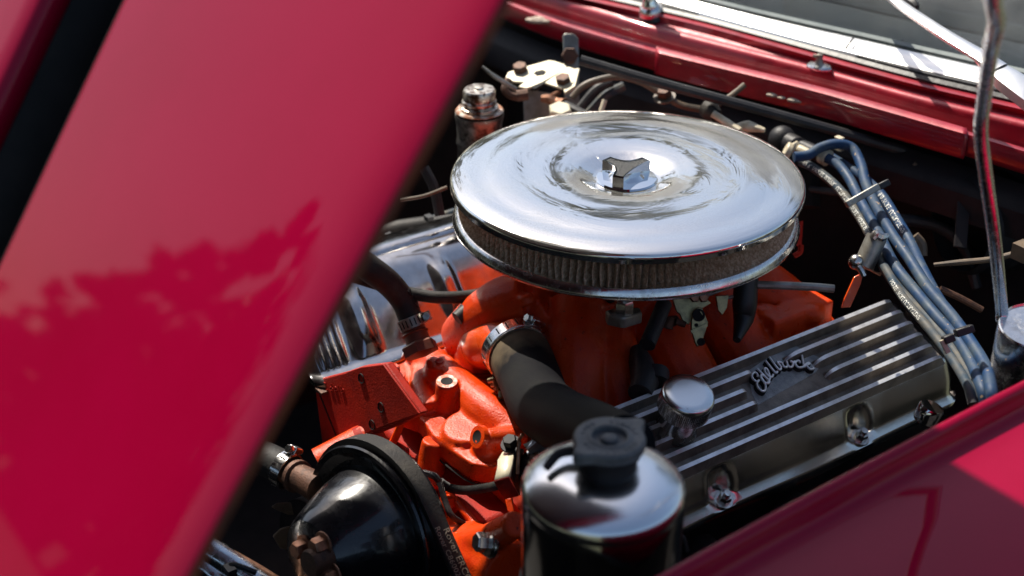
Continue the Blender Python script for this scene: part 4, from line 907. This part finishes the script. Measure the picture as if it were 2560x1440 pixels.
o = MB().tube([at(1866, 690, d=1.42), at(1862, 760, d=1.42), at(1858, 800, d=1.42), at(1842, 850, d=1.40)], [.012, .0125, .010, .004], 12).build('rubber_strap', M['gasket']); tag(o, 'black tapering rubber strap hanging under the right rim of the air cleaner', 'strap')
for pts, r, m_, lab in (([(1770, 738), (1810, 722), (1855, 705)], .0018, 'zinc', 'thin steel link rod under the right rim of the air cleaner'), ([(1790, 752), (1830, 742), (1872, 728)], .0018, 'zinc', 'lower thin link rod under the right rim of the air cleaner'),
                        ([(1890, 712), (1960, 714), (2040, 718), (2085, 722)], .0042, 'zinc', 'dull fuel pipe pointing right from under the air cleaner')):
    o = MB().tube([at(u, v, d=1.42) for u, v in pts], r, 10).build('link_rod', M[m_]); tag(o, lab, 'rod')
o = MB().slab([at(u, v, d=1.55) for u, v in ((1988, 556), (2008, 552), (2004, 616), (1984, 612))], -FW, .006).tube([at(1985, 640, d=1.5), at(2000, 630, d=1.5), at(2002, 612, d=1.5)], .003, 8).build('solenoid_bracket', M['orange_dull']); tag(o, 'dark red bracket in shadow right of the air cleaner', 'bracket')
# ------------------------------------------------------------------ dipstick bracket with orange stay
ds = thing('dipstick_bracket', 'steel clip plate on an orange stay behind the finned cover', 'bracket', at(2170, 660, d=1.44))
MB().slab([at(u, v, d=1.45) for u, v in ((2104, 770), (2112, 745), (2136, 692), (2158, 682), (2152, 710), (2126, 768))], -FW, .004).build('orange_stay', M['orange_smooth'], ds, bevel=.0005)
MB().tube([at(2158, 668, d=1.43), at(2176, 628, d=1.43), at(2192, 592, d=1.43)], .0105, 14, n=1).build('clip_barrel', M['zinc'], ds)
MB().slab([at(u, v, d=1.44) for u, v in ((2172, 640), (2208, 648), (2212, 668), (2202, 690), (2168, 672))], -FW + RW*.2, .003).build('clip_plate', M['rustbolt'], ds, bevel=.0006)
MB().lathe([(.006, .0004), (.0058, .0012), (0, .001)], at(2196, 666, d=1.437), -FW, 16).build('plate_hole', M['void'], ds)
MB().tube([at(2180, 596, d=1.42), at(2192, 586, d=1.42), at(2206, 592, d=1.42), at(2222, 588, d=1.42)], [.004, .005, .005, .002], 8).sphere(at(2140, 655, d=1.425), .008, None, 10, 8).tube([at(2136, 660, d=1.425), at(2150, 672, d=1.42), at(2160, 690, d=1.42)], .0035, 8).build('clip_ends', M['boltsteel'], ds)

# ------------------------------------------------------------------ spark plug leads
wires = [
 ([(2000, 405), (2030, 418), (2080, 455), (2120, 500), (2160, 560), (2185, 610), (2205, 660), (2250, 725), (2310, 785), (2360, 845), (2400, 900), (2435, 960), (2450, 1010)], .0050, 'wire_dirty', 'blue spark lead nearest the air cleaner, grey with printed letters', 0),
 ([(2062, 392), (2095, 412), (2125, 450), (2155, 510), (2195, 580), (2235, 660), (2290, 730), (2345, 795), (2395, 850), (2430, 910), (2455, 970), (2465, 1010)], .0056, 'wire', 'second blue spark lead with an ivory collar at the distributor boot', 0),
 ([(1985, 392), (2020, 388), (2050, 370), (2090, 360), (2130, 370), (2152, 410), (2165, 460), (2190, 515), (2230, 585), (2275, 650), (2320, 720), (2380, 790), (2430, 860), (2465, 920), (2478, 975), (2482, 1010)], .0056, 'wire', 'blue spark lead looping up past the ivory clip before joining the others', 0),
 ([(2080, 395), (2130, 425), (2170, 455), (2205, 490), (2240, 545), (2275, 605), (2305, 670), (2345, 745), (2385, 800)], .0056, 'wire', 'outermost blue spark lead printed with white letters', 0),
 ([(2210, 665), (2255, 740), (2300, 795), (2345, 850), (2385, 905), (2420, 965), (2432, 1010)], .0044, 'wire_dirty', 'thin lower blue lead nearest the finned cover', 0)]
wp3 = []
for i, (pts, r, m_, lab, _) in enumerate(wires):
    P3 = []
    for j, (u, v) in enumerate(pts):
        f = max(0, min(1, (v - 380)/600)); P3.append(at(u, v, d=1.60 - .36*f - .012*(i % 3)))
    o = MB().tube(P3, r, 16, n=8).build('spark_lead', M[m_]); tag(o, lab, 'cable', 'spark plug leads'); wp3.append((spline(P3, 12), r, o))
for k, txt, x0, side, sz in ((3, '9.0 WIRE  ULTRATEMP', .085, -RW*.5 + UW*.1 - FW, .0075), (0, '40 R. NOISE SUPPR.  ULTRATEMP WIRE  NOISE SUPPRESSION', .004, -RW*.55 - FW, .0066), (4, 'NOISE  WIRE ULTRATEMP', .03, -RW*.6 - FW, .006)):
    path_, r, o = wp3[k]; tx = MB(); f = on_tube(path_, r, side); text_mb(tx, txt, sz, lambda x, y, z: f(x + x0, y - .0025, z), .00025); tx.build('lead_print', M['print'], o)
# separators and boots
def sep(u0, v0, u1, v1, d, lab, m_):
    o = MB().beam(at(u0, v0, d=d), at(u1, v1, d=d), .007, .010, -FW).build('lead_separator', M[m_], bevel=.001); return tag(o, lab, 'clip', 'separators on the spark leads')
sep(2115, 512, 2196, 466, 1.475, 'grey comb clip across the four blue leads', 'zinc'); sep(2196, 468, 2222, 455, 1.48, 'black tail of the comb clip on the blue leads', 'gasket')
sep(2358, 852, 2384, 842, 1.235, 'small black clip on the thin lower blue lead', 'gasket'); sep(2388, 834, 2432, 820, 1.25, 'black clip on the upper blue lead above the fender', 'gasket')
o = MB().beam(at(2355, 850, d=1.235), at(2370, 882, d=1.235), .004, .005, -FW).build('clip_tail', M['bakelite']); tag(o, 'ivory tail of the small clip beside the finned cover', 'clip')
db = thing('distributor', 'dark distributor with ivory terminals behind the air cleaner', 'distributor', at(1975, 380, d=1.62))
MB().tube([at(1945, 345, d=1.66), at(1975, 358, d=1.64), at(2010, 372, d=1.62)], [.014, .012, .010], 14).tube([at(2000, 365, d=1.62), at(2060, 392, d=1.59)], [.009, .0082], 12, n=1).sphere(at(1955, 348, d=1.65), .016, None, 14, 10).build('terminal_boot', M['rubber'], db)
MB().rod(at(1985, 378, d=1.605), at(1975, 362, d=1.605), .0095, 14).rod(at(1975, 385, d=1.60), at(1960, 378, d=1.60), .012, 14).tube([at(1995, 372, d=1.6), at(2030, 390, d=1.59)], [.006, .006], 10, n=1).build('terminal_tower', M['bakelite'], db, bevel=.0015)
MB().rod(at(2056, 388, d=1.585), at(2070, 396, d=1.58), .0095, 16).build('ivory_collar', M['bakelite'], db)
MB().rod(at(1930, 420, d=1.66), at(1930, 520, d=1.66), .055, 28).build('distributor_body', M['void'], db)
o = MB().box(at(2099, 363, d=1.585), (.010, .007, .012)).box(at(2099, 345, d=1.585), (.010, .007, .003)).build('lead_clip', M['bakelite'], bevel=.001); tag(o, 'small ivory clip at the top of the looping blue lead', 'clip')
o = MB().tube([at(1835, 318, d=1.62), at(1870, 316, d=1.62), at(1912, 326, d=1.61)], [.003, .007, .0025], 10).build('cable_end', M['bakelite']); tag(o, 'ivory cable end lying behind the air cleaner lid', 'cable')

# ------------------------------------------------------------------ firewall furniture
lt = thing('hood_latch', 'cream hood latch plates on zinc brackets against the firewall', 'hood latch', at(1350, 260, d=1.72))
LZ = .985
lpz = [(1264, 192), (1270, 180), (1300, 170), (1372, 150), (1386, 152), (1410, 160), (1418, 168), (1408, 182), (1330, 216), (1316, 220), (1296, 216), (1312, 204), (1290, 204), (1268, 200)]
LO, LN_ = at(1340, 190, d=1.74), (V((.12, -.25, 1))).normalized()
def lz(u, v, h=0): return atp(u, v, LO, LN_) + LN_*h
MB().slab([lz(*p) for p in lpz], LN_, .003).build('latch_plate', M['cream'], lt, bevel=.0008)
MB().slab([lz(*p, .001) for p in ((1362, 208), (1420, 168), (1435, 172), (1434, 208), (1402, 222))], LN_, .003).build('latch_plate', M['cream'], lt, bevel=.0008)
MB().slab([lz(*p, .0) for p in ((1432, 172), (1449, 170), (1438, 215), (1412, 232), (1408, 222), (1434, 208))], LN_, .004).build('plate_flange', M['cream'], lt, bevel=.0008)
MB().slab([lz(*p, .0006) for p in ((1334, 184), (1340, 178), (1358, 175), (1366, 180), (1360, 187), (1342, 190))], LN_, .0012).build('latch_hole', M['void'], lt)
MB().slab([lz(*p, .0004) for p in ((1328, 221), (1338, 222), (1426, 172), (1420, 168))], LN_, .004).build('latch_slot', M['void'], lt)
for u, v in ((1301, 176), (1408, 205)): MB().hexnut(lz(u, v, 0), LN_, .0095, .008, .0).build('latch_bolt', M['rust'], lt)
MB().slab([at(u, v, d=1.75) for u, v in ((1307, 222), (1376, 232), (1384, 300), (1310, 305))], -FW, .004).build('latch_bracket', M['zinc'], lt, bevel=.001)
MB().slab([at(u, v, d=1.79) for u, v in ((1407, 90), (1412, 83), (1434, 84), (1446, 95), (1450, 285), (1412, 285), (1410, 165))], -FW, .004).build('upright_stay', M['zinc'], lt, bevel=.001)
MB().hexnut(at(1424, 141, d=1.785), -FW, .011, .008).build('stay_bolt', M['rust'], lt)
MB().tube([at(1205, 166, d=1.70), at(1235, 190, d=1.70), at(1290, 224, d=1.71)], [.0018, .0028, .0032], 8).build('release_rod', M['zinc'], lt)
MB().tube([at(1272, 200, d=1.735), at(1262, 222, d=1.73), at(1276, 238, d=1.73), at(1302, 245, d=1.73)], .005, 8).rod(at(1292, 240, d=1.725), at(1320, 236, d=1.725), .007, 10).build('latch_spring', M['rust'], lt)
MB().tube([at(1352, 246, d=1.71), at(1372, 248, d=1.71), at(1392, 258, d=1.71), at(1412, 264, d=1.70)], [.004, .006, .007, .009], 10).tube([at(1380, 240, d=1.71), at(1398, 230, d=1.72)], .003, 8, n=1).build('cable_end', M['rustbolt'], lt)
MB().tube([at(1412, 262, d=1.70), at(1440, 276, d=1.69), at(1470, 292, d=1.68)], .006, 10).build('release_cable', M['rubber'], lt)
MB().hexnut(at(1400, 282, d=1.69), -FW + UW, .014, .008).build('cable_nut', M['cream'], lt)
# brake reservoir
br = thing('brake_reservoir', 'corroded round reservoir with capped top, next to the hood edge', 'reservoir', at(1200, 400, d=1.66))
bo_ = at(1198, 280, d=1.66)
MB().lathe([(0, .0), (.0285, .0), (.0290, -.004), (.0270, -.012), (.0265, -.030), (.0275, -.033), (.0275, -.037), (.0262, -.040), (.0255, -.2), (0, -.2)], bo_ - Z3*.001, Z3, 40).build('reservoir_body', pmat('corroded tin', (.30, .29, .27), metal=.85, rough=.35, col2=(.06, .05, .045), nscale=70, lo=.42, hi=.62, bump=.0008, bscale=200), br)
MB().lathe([(0, .001), (.0275, .001), (.0285, .0025), (.0270, .004), (0, .004)], bo_, Z3, 40).build('rusty_shoulder', pmat('orange rust', (.28, .12, .06), rough=.5, metal=.4, col2=(.55, .5, .44), nscale=110, lo=.45, hi=.6), br)
MB().lathe([(.018, .002), (.0225, .004), (.0225, .0075), (.0185, .009), (.0205, .0125), (.0205, .0145), (.0190, .016), (.0195, .026), (.0180, .0285), (.006, .029), (.005, .031), (.0025, .0315), (0, .0315)], bo_, Z3, 36).build('reservoir_cap', pmat('corroded cap', (.68, .63, .55), metal=.8, rough=.3, col2=(.12, .06, .035), nscale=130, lo=.44, hi=.6), br, ang=40)
# cables along the firewall
for pts, d_, r, m_, nm, lab, cat in (
    ([(1430, 245), (1455, 218), (1490, 202), (1545, 192), (1600, 204), (1650, 232), (1700, 262), (1760, 275)], 1.70, .0042, 'tan', 'tan_cable', 'tan cable arching along the firewall behind the air cleaner', 'cable'),
    ([(1500, 285), (1506, 268), (1512, 250)], 1.66, .003, 'bakelite', 'tan_wire', 'short yellow wire end behind the air cleaner lid', 'wire'),
    ([(1785, 268), (1830, 238), (1862, 212)], 1.66, .0035, 'tan', 'choke_cable', 'brown cable rising to the cowl from the rubber boot', 'cable'),
    ([(2284, 408), (2320, 440), (2345, 485), (2385, 530)], 1.60, .0026, 'tan', 'tan_wire', 'loose tan wire on the dark firewall behind the blue leads', 'wire'),
    ([(2378, 432), (2374, 470), (2390, 520)], 1.62, .0018, 'rubber', 'black_wire', 'thin black wire on the firewall near the rusty bolt', 'wire'),
    ([(2350, 722), (2400, 745), (2455, 775)], 1.42, .0035, 'rust', 'brake_pipe', 'short brown pipe in the dark right of the blue leads', 'pipe'),
    ([(2285, 590), (2302, 612), (2304, 640)], 1.47, .006, 'tan', 'tan_hose', 'short tan hose bend behind the outer blue lead', 'hose'),
    ([(1450, 270), (1490, 225), (1530, 205)], 1.76, .006, 'rubber', 'black_lead', 'inner black lead curving by the latch stay', 'cable'),
    ([(1470, 285), (1515, 238), (1560, 215)], 1.77, .006, 'wire_dirty', 'grey_lead', 'grey lead curving by the latch stay', 'cable'),
    ([(1000, 500), (1060, 490), (1118, 468)], 1.6, .002, 'tan', 'thin_wire', 'thin brown wire in the dark between hood edge and air cleaner', 'wire')):
    o = MB().tube([at(u, v, d=d_) for u, v in pts], r, 10).build(nm, M[m_]); tag(o, lab, cat)
for pts, r_, lab in (([(1450, 150), (1640, 205), (1900, 275), (2150, 345), (2420, 425), (2600, 480)], .006, 'long black harness clipped under the cowl lip'), ([(2000, 470), (2150, 480), (2290, 430), (2420, 440)], .004, 'dim black wire crossing the firewall behind the blue leads'),
                     ([(2180, 545), (2330, 560), (2410, 620), (2440, 720)], .007, 'dim black hose low on the firewall by the air duct'), ([(1060, 420), (1085, 470), (1100, 540)], .006, 'dim black hose between the hood edge and the air cleaner')):
    o = MB().tube([at(u, v, d=1.62) for u, v in pts], r_, 10).build('dark_cable', M['rubber']); tag(o, lab, 'cable')
for u, v, d_, lab in ((1661, 237, 1.70, 'rusty bolt through a tan cable clip on the firewall'), (2420, 457, 1.62, 'large rusty bolt on the firewall left of the prop rod')):
    o = thing('rusty_bolt', lab, 'bolt', at(u, v, d=d_)); MB().hexnut(at(u, v, d=d_), (.1, -.3, 1), .0095, .008, .0).build('bolt_head', M['rust'], o)
    MB().lathe([(0, -.002), (.0135, -.002), (.0135, 0), (0, 0)], at(u, v + 4, d=d_), (.1, -.3, 1), 20).build('washer', M['tan'], o)
tc_ = thing('throttle_cable', 'white throttle cable with black boot behind the right of the air cleaner lid', 'cable', at(1800, 300, d=1.62))
MB().tube([at(1765, 268, d=1.64), at(1778, 278, d=1.635), at(1792, 290, d=1.63)], [.011, .012, .008], 14).build('boot', M['rubber_dusty'], tc_)
MB().tube([at(1782, 284, d=1.625), at(1815, 305, d=1.62), at(1850, 328, d=1.61)], .0045, 10).build('white_sleeve', M['bakelite'], tc_)
# ribbed duct and steel rod at the right
du = MB(); pts = [at(2400, 560, d=1.58) + (RW*.9 + FW*.3 + UW*.1)*(.01*k) for k in range(24)]
rows = []
dd = (RW*.9 + FW*.3 + UW*.1).normalized(); a_, b_, _ = frame(dd)
for k, p in enumerate(pts): rows.append([p + (a_*math.cos(2*PI*j/32) + b_*math.sin(2*PI*j/32))*(.058 if k % 2 else .053) for j in range(32)])
o = du.grid(rows, True).build('air_duct', M['rubber'], ang=60); tag(o, 'ribbed black air duct in the dark behind the prop rod', 'duct')
st_ = MB().beam(at(2412, 470, d=1.57), at(2400, 620, d=1.55), .014, .004, -FW).build('duct_stay', M['black'], bevel=.0008); tag(st_, 'dark flat stay below the rusty firewall bolt', 'bracket')
rd = MB().tube([at(2335, 662, d=1.42), at(2400, 656, d=1.41), at(2480, 648, d=1.40), at(2545, 632, d=1.39)], [.002, .003, .003, .003], 10).box(at(2558, 628, d=1.385), (.016, .016, .016)).build('throttle_rod', M['tan']); tag(rd, 'grey rod with a pale end block crossing behind the prop rod', 'rod')
# bright canister at the right edge
cn = thing('overflow_canister', 'bright metal canister with sloped top at the right edge', 'canister', at(2560, 900, d=1.25))
co_ = at(2585, 800, d=1.24); ca = V((-.1, -.25, 1)).normalized()
MB().lathe([(0, -.30), (.032, -.30), (.032, -.004), (.0312, 0), (.0300, .001), (.0290, -.001), (0, -.0005)], at(2590, 815, d=1.24), (CAM - co_).normalized()*.25 + Z3, 64).build('canister_shell', M['chrome_worn'], cn, ang=30)
# exhaust manifold and small chrome cap below the finned cover
c = MB(); 
for y_ in (-.2, -.08, .04, .16): c.tube([V((.225, y_, .705)), V((.27, y_, .705)), V((.315, y_+.02, .68))], [.024, .024, .028], 14)
c.tube([V((.31, -.26, .70)), V((.315, 0, .705)), V((.31, .24, .69))], [.034, .036, .034], 16)
o = c.build('exhaust_manifold', M['black'], remesh=.003, smooth=4); tag(o, 'sooty cast exhaust manifold below the finned cover', 'exhaust manifold')
o = MB().lathe([(0, 0), (.0105, 0), (.0115, .002), (.0115, .014), (.0105, .016), (0, .016)], at(2312, 1052, d=1.27), Z3 + RW*.3, 28).build('plug_cap', M['chrome']); tag(o, 'little chrome cap glinting just above the fender edge', 'cap')
o = MB().tube([at(1700, 1335, d=1.08), at(1712, 1350, d=1.08), at(1718, 1380, d=1.08)], .0015, 8).build('black_wire', M['rubber']); tag(o, 'thin black wire beside the tank above the fender edge', 'wire')
# ------------------------------------------------------------------ the wood that shows in the paint and chrome
def tree_mesh(h, cr, seed, n):
    r_ = random.Random(seed); mb = MB()
    cl = []
    for k in range(30):
        q = r_.random()*2*PI; f = r_.random(); z_ = h*(.10 + .84*f); rr = cr*(1 - .75*abs(f-.35)/.65)*math.sqrt(r_.random())
        cl.append((V((math.cos(q)*rr, math.sin(q)*rr, z_)), cr*(.12 + .22*r_.random())))
    cl.append((V((0, 0, h*.95)), cr*.13)); vs = []; fs = []
    for k in range(n):
        c_, s_ = r_.choice(cl); d_ = V((r_.gauss(0, 1), r_.gauss(0, 1), r_.gauss(0, 1))).normalized()*s_*r_.random()**.4
        p = c_ + d_; a_ = V((r_.gauss(0, 1), r_.gauss(0, 1), r_.gauss(0, 1))).normalized(); b_ = a_.orthogonal().normalized(); z_ = .16 + .26*r_.random()
        i = len(vs); vs += [p - a_*z_, p + b_*z_*.5, p + a_*z_, p - b_*z_*.5]; fs.append((i, i+1, i+2, i+3))
    mb.add(vs, fs); tr = MB(); tr.tube([V((0, 0, -.1)), V((.1, .05, h*.4)), V((0, .1, h*.9))], [h*.028, h*.018, h*.004], 8)
    for c_, s_ in cl[:9]: tr.tube([V((.08, .05, h*.3 + c_.z*.2)), c_*.6 + V((0, 0, c_.z*.25)), c_], [h*.010, h*.006, h*.002], 5)
    return mb, tr
wood = MB(); stems = MB()
kinds = [tree_mesh(h, cr, 11 + k, 2300) for k, (h, cr) in enumerate(((12.5, 1.7), (15., 1.6), (10., 2.1)))]
sites = [(-112 + 1.0*k, 70, rnd.uniform(.78, 1.05)) for k in range(73)] + [(-112.4 + 1.0*k, 74, rnd.uniform(.8, 1.0)) for k in range(73)] + [(-112 + 1.2*k, 62, .8) for k in range(60)] + [(-36 + 4*k, 46, 1.8) for k in range(20)] + [(46 + 5.5*k, 70, 1) for k in range(36)]
for az, dist, s_ in sites:
    if az < -57: s_ *= .74
    if -67 < az < -57: s_ *= .66
    if -82 < az <= -68.2: s_ *= 2.25
    elif -68.2 < az <= -67: s_ *= 1.6
    az = rad(az + rnd.uniform(-1, 1)); dist += rnd.uniform(-4, 8); mb, tr = kinds[rnd.choice((0, 0, 1, 2, 2))]
    p = CAM + toW(math.sin(az)*dist, math.cos(az)*dist, 0); p.z = 0; R3 = Matrix.Rotation(rnd.random()*6.28, 3, 'Z')*rnd.uniform(.85, 1.1)*s_
    wood.add([R3 @ V(q) + p for q in mb.v], mb.f); stems.add([R3 @ V(q) + p for q in tr.v], tr.f)
wo = bpy.data.objects.new('wood', None); COL.objects.link(wo); wo.location = (0, 30, 0)
o = wood.build('wood_crowns', M['leaf'], None, ang=0, rnormals=False); o['kind'] = 'stuff'
bpy.data.objects.remove(wo)
o = stems.build('wood_trunks', M['bark'], None, ang=0); o['kind'] = 'stuff'
